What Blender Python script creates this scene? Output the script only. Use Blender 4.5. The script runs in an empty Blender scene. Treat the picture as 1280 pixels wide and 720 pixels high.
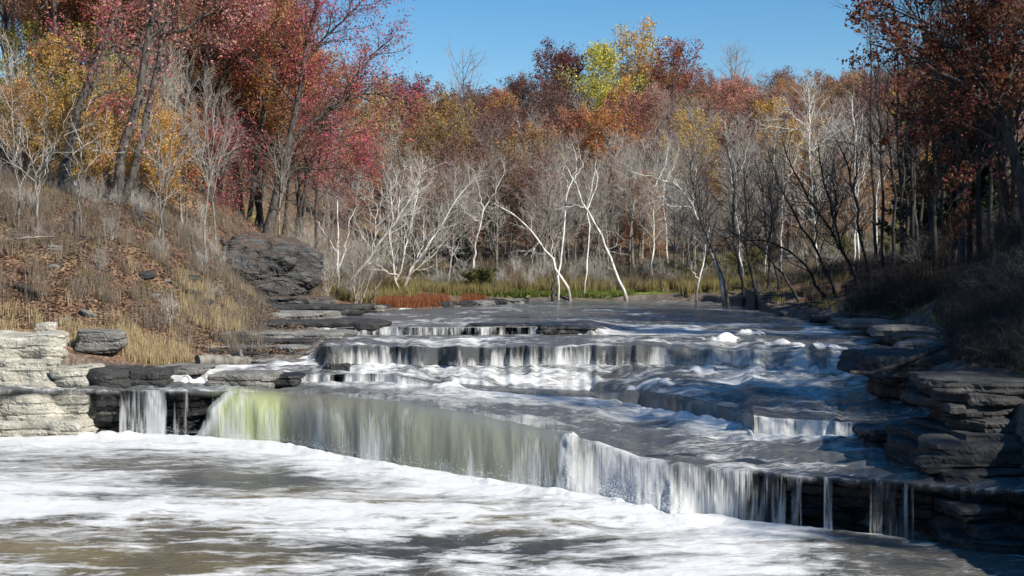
import bpy, math, random
import numpy as np
from mathutils import Vector

R = math.radians
SC = bpy.context.scene
COL = SC.collection
rng = np.random.default_rng(7)

# ------------------------------------------------------------------ camera, sky, sun, exposure
HC, F = 6.0, 1600.0          # eye height, focal length in photo pixels (1280 wide)
cam_d = bpy.data.cameras.new('camera'); cam = bpy.data.objects.new('camera', cam_d); COL.objects.link(cam)
cam.location = (0, 0, HC); cam.rotation_euler = (R(90), 0, 0)
cam_d.sensor_width = 36; cam_d.lens = 45; cam_d.shift_y = -15/1280
cam_d.clip_start = 0.1; cam_d.clip_end = 8000
SC.camera = cam
SUN_AZ, SUN_EL = 130, 37     # degrees clockwise from +Y (the view direction), elevation
sv = Vector((math.sin(R(SUN_AZ))*math.cos(R(SUN_EL)), math.cos(R(SUN_AZ))*math.cos(R(SUN_EL)), math.sin(R(SUN_EL))))
sun_d = bpy.data.lights.new('sun', 'SUN'); sun = bpy.data.objects.new('sun', sun_d); COL.objects.link(sun)
sun_d.energy = 5.0; sun_d.angle = R(0.55); sun_d.color = (1.0, 0.94, 0.84)
sun.rotation_euler = sv.to_track_quat('Z', 'Y').to_euler()
W = bpy.data.worlds.new('World'); SC.world = W; W.use_nodes = True
wn = W.node_tree; wn.nodes.clear()
sky = wn.nodes.new('ShaderNodeTexSky'); sky.sky_type = 'NISHITA'; sky.sun_disc = False
sky.sun_elevation = R(SUN_EL); sky.sun_rotation = R(SUN_AZ)
sky.air_density = 1.0; sky.dust_density = 0.1; sky.ozone_density = 1.3
bg = wn.nodes.new('ShaderNodeBackground'); bg.inputs[1].default_value = 0.09
wo = wn.nodes.new('ShaderNodeOutputWorld')
hsw = wn.nodes.new('ShaderNodeHueSaturation'); hsw.inputs['Saturation'].default_value = 1.42
wn.links.new(sky.outputs[0], hsw.inputs['Color']); wn.links.new(hsw.outputs[0], bg.inputs[0]); wn.links.new(bg.outputs[0], wo.inputs[0])
vs = SC.view_settings; vs.view_transform = 'Standard'; vs.look = 'None'; vs.exposure = 0.55; vs.gamma = 1; vs.use_curve_mapping = False
SC.cycles.max_bounces = 5; SC.cycles.diffuse_bounces = 2; SC.cycles.glossy_bounces = 2
SC.cycles.transmission_bounces = 3; SC.cycles.transparent_max_bounces = 10
SC.cycles.caustics_reflective = False; SC.cycles.caustics_refractive = False

# ------------------------------------------------------------------ numpy noise
def _h(ix, iy, iz, seed):
    h = (ix.astype(np.uint32)*np.uint32(374761393)) ^ (iy.astype(np.uint32)*np.uint32(668265263)) ^ (iz.astype(np.uint32)*np.uint32(2246822519)) ^ np.uint32((seed*3266489917) & 0xffffffff)
    h ^= h >> np.uint32(15); h *= np.uint32(2246822519); h ^= h >> np.uint32(13); h *= np.uint32(3266489917); h ^= h >> np.uint32(16)
    return h.astype(np.float64)/4294967295.0
def noise(x, y, z=None, seed=0):
    x = np.asarray(x, float); y = np.asarray(y, float)
    xi = np.floor(x).astype(np.int64); yi = np.floor(y).astype(np.int64)
    fx = x-xi; fy = y-yi; fx = fx*fx*(3-2*fx); fy = fy*fy*(3-2*fy)
    if z is None:
        zz = np.zeros_like(xi)
        a = _h(xi, yi, zz, seed); b = _h(xi+1, yi, zz, seed); c = _h(xi, yi+1, zz, seed); d = _h(xi+1, yi+1, zz, seed)
        return ((a*(1-fx)+b*fx)*(1-fy)+(c*(1-fx)+d*fx)*fy)*2-1
    z = np.asarray(z, float); zi = np.floor(z).astype(np.int64); fz = z-zi; fz = fz*fz*(3-2*fz)
    out = 0
    for dz, wz in ((0, 1-fz), (1, fz)):
        a = _h(xi, yi, zi+dz, seed); b = _h(xi+1, yi, zi+dz, seed); c = _h(xi, yi+1, zi+dz, seed); d = _h(xi+1, yi+1, zi+dz, seed)
        out = out + ((a*(1-fx)+b*fx)*(1-fy)+(c*(1-fx)+d*fx)*fy)*wz
    return out*2-1
def fbm(x, y, z=None, o=4, seed=0, g=0.5):
    s = 0; a = 1; t = 0
    for k in range(o):
        f = 2.03**k
        s = s+a*noise(x*f+k*17.3, y*f+k*9.1, None if z is None else z*f+k*5.7, seed+k); t += a; a *= g
    return s/t
def sstep(a, b, v):
    t = np.clip((v-a)/(b-a), 0, 1); return t*t*(3-2*t)

# ------------------------------------------------------------------ mesh helpers
def make_mesh(name, V, Fc, smooth=True, mats=(), mat_idx=None, attrs=None, uv=None):
    """V (n,3), Fc list of int arrays (m,k)"""
    V = np.asarray(V, np.float32)
    if isinstance(Fc, np.ndarray): Fc = [Fc]
    Fc = [f for f in Fc if len(f)]
    m = bpy.data.meshes.new(name)
    m.vertices.add(len(V)); m.vertices.foreach_set('co', V.ravel())
    loops = np.concatenate([f.ravel() for f in Fc]).astype(np.int32)
    tot = np.concatenate([np.full(len(f), f.shape[1], np.int32) for f in Fc])
    st = np.concatenate([[0], np.cumsum(tot)[:-1]]).astype(np.int32)
    m.loops.add(len(loops)); m.loops.foreach_set('vertex_index', loops)
    m.polygons.add(len(tot)); m.polygons.foreach_set('loop_start', st); m.polygons.foreach_set('loop_total', tot)
    m.polygons.foreach_set('use_smooth', np.full(len(tot), smooth, bool))
    for mt in mats: m.materials.append(mt)
    if mat_idx is not None: m.polygons.foreach_set('material_index', np.asarray(mat_idx, np.int32))
    if attrs:
        for k, a in attrs.items():
            if a.ndim == 1:
                at = m.attributes.new(k, 'FLOAT', 'POINT'); at.data.foreach_set('value', a.astype(np.float32))
            else:
                at = m.attributes.new(k, 'FLOAT_COLOR', 'POINT'); at.data.foreach_set('color', np.c_[a, np.ones(len(a))].astype(np.float32).ravel())
    if uv is not None:
        u = m.uv_layers.new(name='UVMap'); u.data.foreach_set('uv', uv[loops].astype(np.float32).ravel())
    m.update(calc_edges=True); m.validate(clean_customdata=False)
    return m
def link(name, data, parent=None, label=None, cat=None, group=None, kind=None):
    o = bpy.data.objects.new(name, data); COL.objects.link(o)
    if parent is not None: o.parent = parent
    if label: o['label'] = label
    if cat: o['category'] = cat
    if group: o['group'] = group
    if kind: o['kind'] = kind
    return o
def copy_tree(o, parent=None):
    c = o.copy(); COL.objects.link(c); c.parent = parent
    for ch in o.children: copy_tree(ch, c)
    return c
def grid_faces(nr, nc):
    i = np.arange(nr-1)[:, None]*nc+np.arange(nc-1)[None, :]
    i = i.ravel(); return np.stack([i, i+1, i+nc+1, i+nc], 1)

# ------------------------------------------------------------------ materials
def mat(name):
    m = bpy.data.materials.new(name); m.use_nodes = True; nt = m.node_tree; nt.nodes.clear()
    out = nt.nodes.new('ShaderNodeOutputMaterial')
    def N(t, **kw):
        n = nt.nodes.new(t)
        for k, v in kw.items():
            if k == 'ins':
                for a, b in v.items(): n.inputs[a].default_value = b
            else: setattr(n, k, v)
        return n
    L = lambda a, b: nt.links.new(a, b)
    return m, nt, N, L, out
def ramp(N, stops, interp='LINEAR'):
    n = N('ShaderNodeValToRGB'); cr = n.color_ramp; cr.interpolation = interp
    while len(cr.elements) < len(stops): cr.elements.new(0.5)
    for e, (p, c) in zip(cr.elements, stops):
        e.position = p; e.color = (*c, 1) if len(c) == 3 else c
    return n
def g3(v): return (v, v, v)
def mixc(N, L, fac, a, b, blend='MIX'):
    n = N('ShaderNodeMix', data_type='RGBA', blend_type=blend, clamp_result=False)
    for sock, v in ((n.inputs[0], fac), (n.inputs[6], a), (n.inputs[7], b)):
        if hasattr(v, 'links') or isinstance(v, bpy.types.NodeSocket): L(v, sock)
        elif isinstance(v, (int, float)): sock.default_value = v
        else: sock.default_value = (*v, 1)
    return n.outputs[2]
def mth(N, L, op, a, b=None, c=None, clamp=False):
    n = N('ShaderNodeMath', operation=op, use_clamp=clamp)
    for i, v in enumerate((a, b, c)):
        if v is None: continue
        if isinstance(v, bpy.types.NodeSocket): L(v, n.inputs[i])
        else: n.inputs[i].default_value = v
    return n.outputs[0]
def coords(N, L, scale=(1, 1, 1), src='Object', loc=(0, 0, 0)):
    if src == 'World': c = N('ShaderNodeNewGeometry').outputs['Position']
    else: c = N('ShaderNodeTexCoord').outputs[src]
    mp = N('ShaderNodeMapping'); mp.inputs['Scale'].default_value = scale; mp.inputs['Location'].default_value = loc
    L(c, mp.inputs[0]); return mp.outputs[0]
def tex(N, L, vec, scale, detail=4, rough=0.55, dist=0.0):
    n = N('ShaderNodeTexNoise'); n.inputs['Scale'].default_value = scale; n.inputs['Detail'].default_value = detail
    n.inputs['Roughness'].default_value = rough; n.inputs['Distortion'].default_value = dist
    L(vec, n.inputs['Vector']); return n.outputs['Fac']

def bark_mat(name, dark, light, patch=0.5, contrast=0.12, scale=3.0, base_dark=None, base_h=2.5):
    m, nt, N, L, out = mat(name)
    v = coords(N, L, (1, 1, 0.35))
    a = tex(N, L, v, scale, 5, 0.65)
    r = ramp(N, [(patch-contrast, dark), (patch+contrast, light)]); L(a, r.inputs[0])
    c = r.outputs[0]
    oi = N('ShaderNodeObjectInfo')
    vv = mth(N, L, 'MULTIPLY_ADD', oi.outputs['Random'], 0.5, 0.75)
    c = mixc(N, L, 1.0, c, vv, 'MULTIPLY')
    if base_dark:
        tc = N('ShaderNodeTexCoord'); sx = N('ShaderNodeSeparateXYZ'); L(tc.outputs['Object'], sx.inputs[0])
        n2 = tex(N, L, v, 1.2, 3)
        hz = mth(N, L, 'ADD', sx.outputs[2], mth(N, L, 'MULTIPLY_ADD', n2, 5.0, -2.5))
        f = mth(N, L, 'DIVIDE', hz, base_h, clamp=True)
        c = mixc(N, L, f, base_dark, c)
    b = N('ShaderNodeBsdfPrincipled'); L(c, b.inputs['Base Color']); b.inputs['Roughness'].default_value = 0.85
    b.inputs['Specular IOR Level'].default_value = 0.2
    v2 = coords(N, L, (1, 1, 0.18))
    bp = N('ShaderNodeBump'); bp.inputs['Strength'].default_value = 0.6; bp.inputs['Distance'].default_value = 0.03
    L(tex(N, L, v2, 22, 4, 0.6), bp.inputs['Height']); L(bp.outputs[0], b.inputs['Normal'])
    L(b.outputs[0], out.inputs[0]); return m
M = {}
M['bark_dark'] = bark_mat('dark_bark', (0.035, 0.028, 0.024), (0.13, 0.115, 0.10), 0.5, 0.15, 5)
M['bark_grey'] = bark_mat('grey_bark', (0.09, 0.08, 0.07), (0.27, 0.25, 0.22), 0.5, 0.12, 4)
M['bark_white'] = bark_mat('white_sycamore_bark', (0.28, 0.25, 0.20), (0.70, 0.68, 0.62), 0.44, 0.08, 2.2, (0.16, 0.13, 0.10), 2.6)
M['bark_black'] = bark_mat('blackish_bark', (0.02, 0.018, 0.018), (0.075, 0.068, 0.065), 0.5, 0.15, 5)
M['twig_white'] = bark_mat('white_twigs', (0.34, 0.32, 0.28), (0.62, 0.60, 0.55), 0.45, 0.15, 2)
M['bark_silver'] = bark_mat('silver_twigs', (0.24, 0.22, 0.19), (0.50, 0.47, 0.42), 0.45, 0.15, 2)
M['bark_purple'] = bark_mat('mauve_twigs', (0.17, 0.125, 0.11), (0.34, 0.27, 0.24), 0.45, 0.15, 2)
M['twig_brown'] = bark_mat('brown_twigs', (0.12, 0.085, 0.06), (0.30, 0.23, 0.17), 0.45, 0.15, 2)

def leaf_mat(name, transl=0.48, hv=0.045, vv=0.5):
    m, nt, N, L, out = mat(name)
    oi = N('ShaderNodeObjectInfo'); ge = N('ShaderNodeNewGeometry')
    hs = N('ShaderNodeHueSaturation')
    L(oi.outputs['Color'], hs.inputs['Color'])
    rp = ge.outputs['Random Per Island']
    L(mth(N, L, 'MULTIPLY_ADD', rp, hv*2, 0.5-hv), hs.inputs['Hue']); hs.inputs['Saturation'].default_value = 0.92
    r2 = mth(N, L, 'FRACT', mth(N, L, 'MULTIPLY', rp, 37.7))
    big = tex(N, L, coords(N, L), 0.45, 2)
    val = mth(N, L, 'MULTIPLY_ADD', r2, vv*2, 1-vv)
    val = mth(N, L, 'MULTIPLY', val, mth(N, L, 'MULTIPLY_ADD', big, 1.2, 0.4))
    L(val, hs.inputs['Value'])
    d = N('ShaderNodeBsdfPrincipled'); t = N('ShaderNodeBsdfTranslucent'); mx = N('ShaderNodeMixShader'); mx.inputs[0].default_value = transl
    d.inputs['Roughness'].default_value = 0.55; d.inputs['Specular IOR Level'].default_value = 0.3
    L(hs.outputs[0], d.inputs['Base Color']); L(hs.outputs[0], t.inputs[0]); L(d.outputs[0], mx.inputs[1]); L(t.outputs[0], mx.inputs[2])
    L(mx.outputs[0], out.inputs[0]); return m
M['leaf'] = leaf_mat('autumn_leaf')

def rock_mat(name, lo, hi, stain, wet=0.0, moss=None, top=None):
    m, nt, N, L, out = mat(name)
    v = coords(N, L, (0.6, 0.6, 3.5), 'World'); v1 = coords(N, L, (1, 1, 1), 'World')
    a = tex(N, L, v, 1.6, 6, 0.65); b_ = tex(N, L, v1, 1.1, 5, 0.6)
    r = ramp(N, [(0.33, lo), (0.62, hi)]); L(a, r.inputs[0])
    r2 = ramp(N, [(0.42, g3(0)), (0.60, g3(1))]); L(b_, r2.inputs[0])
    c = mixc(N, L, mth(N, L, 'MULTIPLY', r2.outputs[0], 0.75), r.outputs[0], stain)
    sp = tex(N, L, v1, 14, 3, 0.7); r3 = ramp(N, [(0.3, g3(0.55)), (0.6, g3(1.15))]); L(sp, r3.inputs[0])
    c = mixc(N, L, 1.0, c, r3.outputs[0], 'MULTIPLY')
    if moss:
        n = tex(N, L, v1, 0.9, 4); r4 = ramp(N, [(0.54, g3(0)), (0.64, g3(1))]); L(n, r4.inputs[0])
        c = mixc(N, L, mth(N, L, 'MULTIPLY', r4.outputs[0], 0.8), c, moss)
    if top:
        ge = N('ShaderNodeNewGeometry'); sx = N('ShaderNodeSeparateXYZ'); L(ge.outputs['True Normal'], sx.inputs[0])
        tt = mth(N, L, 'ADD', sx.outputs[2], mth(N, L, 'MULTIPLY_ADD', b_, 1.0, -0.5)); r5 = ramp(N, [(0.66, g3(0)), (0.85, g3(1))]); L(tt, r5.inputs[0])
        c = mixc(N, L, r5.outputs[0], c, top)
    p = N('ShaderNodeBsdfPrincipled'); L(c, p.inputs['Base Color'])
    p.inputs['Roughness'].default_value = 0.9-0.6*wet; p.inputs['Specular IOR Level'].default_value = 0.2+0.3*wet
    bp = N('ShaderNodeBump'); bp.inputs['Strength'].default_value = 0.8; bp.inputs['Distance'].default_value = 0.06
    v3 = coords(N, L, (1.2, 1.2, 4.5), 'World')
    h = mth(N, L, 'ADD', tex(N, L, v3, 3.0, 8, 0.7), mth(N, L, 'MULTIPLY', tex(N, L, v1, 9, 5, 0.7), 0.5))
    L(h, bp.inputs['Height']); L(bp.outputs[0], p.inputs['Normal'])
    L(p.outputs[0], out.inputs[0]); return m
M['rock'] = rock_mat('pale_limestone', (0.24, 0.225, 0.185), (0.50, 0.48, 0.41), (0.33, 0.31, 0.26))
M['rock_grey'] = rock_mat('grey_limestone', (0.085, 0.082, 0.078), (0.27, 0.26, 0.24), (0.14, 0.135, 0.125))
M['rock_dark'] = rock_mat('dark_damp_rock', (0.020, 0.020, 0.020), (0.075, 0.073, 0.070), (0.036, 0.035, 0.035), 0.25)  # damp rock, colour also deepened to stand for shade at the right
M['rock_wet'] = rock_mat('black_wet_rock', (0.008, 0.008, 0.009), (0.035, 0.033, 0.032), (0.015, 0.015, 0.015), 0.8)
M['rock_moss'] = rock_mat('mossy_rock', (0.04, 0.038, 0.033), (0.17, 0.165, 0.13), (0.09, 0.085, 0.07), 0.2, (0.07, 0.10, 0.015))
M['rock_bluff'] = rock_mat('bluff_rock', (0.028, 0.03, 0.033), (0.12, 0.118, 0.112), (0.055, 0.055, 0.057), top=(0.10, 0.07, 0.052))

# ground: colours per vertex are the base tones, noise breaks them up
def ground_mat():
    m, nt, N, L, out = mat('ground_soil')
    at = N('ShaderNodeAttribute', attribute_name='soil')
    v1 = coords(N, L, (1, 1, 1), 'World')
    a = tex(N, L, v1, 1.3, 6, 0.7); r = ramp(N, [(0.3, g3(0.45)), (0.68, g3(1.5))]); L(a, r.inputs[0])
    c = mixc(N, L, 1.0, at.outputs['Color'], r.outputs[0], 'MULTIPLY')
    vo = N('ShaderNodeTexVoronoi'); vo.inputs['Scale'].default_value = 9; L(v1, vo.inputs['Vector'])
    hs = N('ShaderNodeSeparateColor'); L(vo.outputs['Color'], hs.inputs[0])
    rr = ramp(N, [(0.0, (0.5, 0.5, 0.55)), (0.45, (0.9, 0.8, 0.7)), (0.75, (1.25, 0.95, 0.8)), (1.0, (1.7, 1.6, 1.35))]); L(hs.outputs[0], rr.inputs[0])
    c = mixc(N, L, 0.8, c, mixc(N, L, 1.0, c, rr.outputs[0], 'MULTIPLY'))
    p = N('ShaderNodeBsdfPrincipled'); L(c, p.inputs['Base Color']); p.inputs['Roughness'].default_value = 0.95; p.inputs['Specular IOR Level'].default_value = 0.1
    bp = N('ShaderNodeBump'); bp.inputs['Strength'].default_value = 0.9; bp.inputs['Distance'].default_value = 0.12
    h = mth(N, L, 'ADD', tex(N, L, v1, 4, 6, 0.7), mth(N, L, 'MULTIPLY', hs.outputs[1], 0.35))
    L(h, bp.inputs['Height']); L(bp.outputs[0], p.inputs['Normal']); L(p.outputs[0], out.inputs[0]); return m
M['ground'] = ground_mat()

def blade_mat(name, c0, c1):
    m, nt, N, L, out = mat(name)
    ge = N('ShaderNodeNewGeometry'); r = ramp(N, [(0, c0), (1, c1)]); L(ge.outputs['Random Per Island'], r.inputs[0])
    d = N('ShaderNodeBsdfDiffuse'); t = N('ShaderNodeBsdfTranslucent'); mx = N('ShaderNodeMixShader'); mx.inputs[0].default_value = 0.3
    L(r.outputs[0], d.inputs[0]); L(r.outputs[0], t.inputs[0]); L(d.outputs[0], mx.inputs[1]); L(t.outputs[0], mx.inputs[2]); L(mx.outputs[0], out.inputs[0]); return m
M['straw'] = blade_mat('straw_grass', (0.26, 0.19, 0.10), (0.62, 0.50, 0.30))
M['rust_grass'] = blade_mat('rust_red_grass', (0.15, 0.055, 0.03), (0.36, 0.15, 0.07))
M['green_grass'] = blade_mat('green_grass', (0.06, 0.085, 0.02), (0.22, 0.25, 0.07))
M['weed'] = blade_mat('olive_weeds', (0.13, 0.11, 0.045), (0.36, 0.30, 0.13))
M['litter'] = blade_mat('fallen_leaves', (0.09, 0.05, 0.036), (0.30, 0.20, 0.135))

def water_mat():
    m, nt, N, L, out = mat('river_water')
    A = lambda n: N('ShaderNodeAttribute', attribute_name=n).outputs['Fac']
    foam, fall, veil, alg, streak = A('foam'), A('fall'), A('veil'), A('algae'), A('churn')
    uv = N('ShaderNodeTexCoord').outputs['UV']
    def uvm(s):
        mp = N('ShaderNodeMapping'); mp.inputs['Scale'].default_value = s; L(uv, mp.inputs[0]); return mp.outputs[0]
    wv = lambda s: coords(N, L, s, 'World')
    # streaks that follow the falling water
    s1 = tex(N, L, uvm((8.0, 0.50, 1)), 1.0, 5, 0.62, 0.35)
    s2 = tex(N, L, uvm((1.35, 0.22, 1)), 1.0, 3, 0.5, 0.4)
    st = mth(N, L, 'ADD', mth(N, L, 'MULTIPLY', s1, 0.48), mth(N, L, 'MULTIPLY', s2, 0.52))
    # foam lying on flat water, long in the direction across the view
    silt = A('silt')
    def mf(a, b, f):
        q = N('ShaderNodeMix', data_type='FLOAT'); L(f, q.inputs[0]); L(a, q.inputs[2]); L(b, q.inputs[3]); return q.outputs[0]
    f1 = mf(tex(N, L, wv((0.42, 0.75, 1)), 1.0, 8, 0.68, 0.9), tex(N, L, wv((0.20, 0.42, 1)), 1.0, 9, 0.63, 1.6), silt)
    f2 = mf(tex(N, L, wv((1.9, 6.5, 1)), 1.0, 6, 0.72, 0.4), tex(N, L, wv((1.3, 2.6, 1)), 1.0, 8, 0.70, 0.7), silt)
    fl = mth(N, L, 'ADD', mth(N, L, 'MULTIPLY', f1, 0.62), mth(N, L, 'MULTIPLY', f2, 0.38))
    mixn = N('ShaderNodeMix', data_type='FLOAT'); L(fall, mixn.inputs[0]); L(fl, mixn.inputs[2]); L(st, mixn.inputs[3])
    nz = mixn.outputs[0]
    # mask = smoothstep over noise with threshold set by the foam amount
    th = mth(N, L, 'MULTIPLY_ADD', foam, -0.44, 0.68)
    x = mth(N, L, 'SUBTRACT', nz, th)
    wdt = mth(N, L, 'ADD', mth(N, L, 'MULTIPLY_ADD', fall, 0.05, 0.15), mth(N, L, 'MULTIPLY_ADD', streak, 0.12, mth(N, L, 'MULTIPLY', silt, -0.03)))
    mk = mth(N, L, 'DIVIDE', x, wdt, clamp=True)
    mk = mth(N, L, 'POWER', mk, 0.85)
    # river colour
    rb = ramp(N, [(0.40, (0.055, 0.056, 0.056)), (0.60, (0.19, 0.155, 0.085))]); L(tex(N, L, wv((0.12, 0.2, 1)), 1.0, 3), rb.inputs[0])
    slate = mixc(N, L, f1, (0.065, 0.068, 0.070), (0.15, 0.152, 0.15))
    rbo = mixc(N, L, silt, slate, rb.outputs[0])
    milky = mixc(N, L, tex(N, L, uvm((1.6, 0.16, 1)), 1.0, 4), (0.095, 0.097, 0.085), (0.235, 0.23, 0.20))
    algc = mixc(N, L, s2, (0.26, 0.30, 0.09), (0.50, 0.52, 0.30))
    milky = mixc(N, L, streak, (0.055, 0.058, 0.058), milky)
    milky = mixc(N, L, alg, milky, algc)
    body = mixc(N, L, mth(N, L, 'MULTIPLY', fall, 0.9), rbo, milky)
    fcol = mixc(N, L, fall, (0.68, 0.68, 0.665), (0.47, 0.475, 0.465))
    colr = mixc(N, L, mk, body, fcol)
    p = N('ShaderNodeBsdfPrincipled'); L(colr, p.inputs['Base Color'])
    L(mth(N, L, 'MULTIPLY_ADD', mk, 0.55, mth(N, L, 'MULTIPLY_ADD', fall, 0.2, 0.14)), p.inputs['Roughness'])
    p.inputs['IOR'].default_value = 1.33
    p.inputs['Specular IOR Level'].default_value = 0.5
    # bumps
    h1 = tex(N, L, wv((1.9, 5.5, 2)), 1.0, 6, 0.62, 0.5)
    h2 = tex(N, L, wv((6, 18, 6)), 1.0, 4, 0.6, 0.3)
    hf = mth(N, L, 'ADD', h1, mth(N, L, 'MULTIPLY', h2, 0.55))
    mh = N('ShaderNodeMix', data_type='FLOAT'); L(fall, mh.inputs[0]); L(hf, mh.inputs[2]); L(mth(N, L, 'MULTIPLY', st, mth(N, L, 'MULTIPLY_ADD', streak, -0.8, 1.0)), mh.inputs[3])
    hh = mth(N, L, 'ADD', mh.outputs[0], mth(N, L, 'MULTIPLY', mk, 0.15))
    bp = N('ShaderNodeBump'); bp.inputs['Strength'].default_value = 0.9; bp.inputs['Distance'].default_value = 0.2
    L(mth(N, L, 'MULTIPLY_ADD', mk, -0.35, 0.7), bp.inputs['Strength']); L(hh, bp.inputs['Height']); L(bp.outputs[0], p.inputs['Normal'])
    # thin curtains: alpha from the same streaks
    va = mth(N, L, 'DIVIDE', mth(N, L, 'SUBTRACT', st, mth(N, L, 'MULTIPLY_ADD', veil, -0.62, 0.80)), 0.14, clamp=True)
    va = mth(N, L, 'MAXIMUM', va, mth(N, L, 'SUBTRACT', 1.0, fall))
    tr = N('ShaderNodeBsdfTransparent'); mx = N('ShaderNodeMixShader')
    L(va, mx.inputs[0]); L(tr.outputs[0], mx.inputs[1]); L(p.outputs[0], mx.inputs[2]); L(mx.outputs[0], out.inputs[0])
    return m
M['water'] = water_mat()

# ------------------------------------------------------------------ river: level curves of the cascades
def tab(d):
    k = sorted(d); return np.array(k, float), np.array([d[i] for i in k], float)
def ev(tb, px): return np.interp(px, tb[0], tb[1])
B1 = tab({-900: 545, 0: 546, 150: 541, 240: 545, 350: 553, 450: 573, 560: 590, 640: 603, 750: 618, 850: 640, 950: 652, 1000: 657, 1100: 668, 1200: 682, 1280: 695, 1400: 715, 2100: 830})
L1y = tab({-900: 487, 150: 487, 235: 488, 300: 490, 400: 494, 500: 502, 600: 519, 690: 538, 750: 551, 800: 570, 900: 583, 1000: 592, 1100: 600, 1200: 607, 1280: 613, 1400: 622, 2100: 700})
R1 = tab({150: .3, 232: .45, 262: 1.8, 330: 2.8, 400: 4.2, 600: 4.3, 700: 3.4, 750: 2.7, 800: 2.0, 870: 1.3, 950: .8, 1000: .42, 1300: .42})
B2 = tab({-900: 478, 240: 479, 345: 480, 480: 478, 560: 484, 650: 492, 740: 497, 800: 508, 850: 516, 925: 528, 942: 545, 1000: 546, 1090: 548, 1160: 555, 1280: 563, 2100: 640})
L2y = tab({-900: 469, 345: 469, 480: 467, 560: 478, 650: 486, 740: 489, 800: 490, 850: 493, 925: 513, 942: 519, 1000: 523, 1090: 530, 1160: 536, 1280: 540, 2100: 600})
R2 = tab({0: .4, 480: .4, 560: 1, 800: .9, 925: .8, 942: .35, 1280: .35})
B3 = tab({-900: 457, 345: 457, 900: 457, 1000: 463, 1110: 468, 1280: 478, 2100: 500})
L3y = tab({-900: 431, 345: 431, 900: 433, 940: 437, 1100: 449, 1280: 460, 2100: 480})
R3 = tab({345: 6.0, 385: 5.5, 408: .5, 860: .6, 960: 1.6, 1280: 2.0})
L4y = tab({-900: 409, 740: 409, 775: 413, 1280: 415, 2100: 415})
R4 = tab({740: .4, 780: 3.0, 1280: 3.0})
RND = 1
def _jl(px, k, a):
    m = px/34.0; return a*(noise(m*0.35, m*0+k, seed=70+k)+0.6*noise(m*1.3, m*0+k, seed=75+k)+0.35*noise(m*4.1, m*0+k, seed=79+k))
def knots(px):
    px = np.asarray(px, float)
    Y1 = HC*F/(ev(B1, px)-345); Z1 = 0*Y1
    thin = 1-sstep(235, 270, px)+sstep(880, 960, px); Ya = Y1+ev(R1, px)+np.abs(_jl(px, 1, .22))*thin*.8; Za = HC-(ev(L1y, px)-345)*Ya/F+_jl(px+5000, 1, .035)
    Y1 = Y1+_jl(px, 2, .12)
    z2 = Za+0.10; Y2 = (HC-z2)*F/(ev(B2, px)-345)+_jl(px, 3, .22); Y2 = np.maximum(Y2, Ya+0.6)
    Yb = Y2+ev(R2, px)+np.abs(_jl(px, 4, .25)); Zb = HC-(ev(L2y, px)-345)*Yb/F+_jl(px, 4, .03)
    z3 = np.maximum(2.2+0*px, Zb+0.05); Y3 = (HC-z3)*F/(ev(B3, px)-345)+_jl(px, 5, .8); Y3 = np.maximum(Y3, Yb+0.6)
    Yc = Y3+ev(R3, px)+np.abs(_jl(px, 6, .5)); Zc = HC-(ev(L3y, px)-345)*Yc/F+_jl(px, 6, .10)
    z4 = np.maximum(3.12+0*px, Zc+0.04); Y4 = np.maximum(Yc+1, 63.0+_jl(px, 7, .5))
    Yd = Y4+ev(R4, px)+np.abs(_jl(px, 8, .4)); Zd = HC-(ev(L4y, px)-345)*Yd/F+_jl(px, 8, .03)
    Yk = np.stack([0*px-40, Y1, Ya, Y2, Yb, Y3, Yc, Y4, Yd, 0*px+95, 0*px+150])
    Zk = np.stack([0*px, Z1, Za, z2, Zb, z3, Zc, z4, Zd, np.maximum(Zd+.02, 3.62), 0*px+3.68])
    return Yk, Zk
def tpx(x, Y): return np.asarray(x)/np.maximum(Y, 24)*F+640
def pexp(k, px): return 2.0+(0.9*sstep(262, 330, px)*(1-sstep(690, 770, px)) if k == 1 else 0.0*px)
def water_z(x, Y):
    x = np.atleast_1d(x).astype(float); Y = np.atleast_1d(Y).astype(float)
    Yk, Zk = knots(tpx(x, Y)); z = Zk[-1].copy()
    for k in range(len(Yk)-1):
        m = (Y >= Yk[k]) & (Y < Yk[k+1])
        s = np.clip((Y-Yk[k])/(Yk[k+1]-Yk[k]), 0, 1)
        zz = Zk[k]+(Zk[k+1]-Zk[k])*s if k % 2 == 0 else Zk[k+1]-(Zk[k+1]-Zk[k])*(1-s)**pexp(k, tpx(x, Y))
        z[m] = zz[m]
    return z

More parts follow.
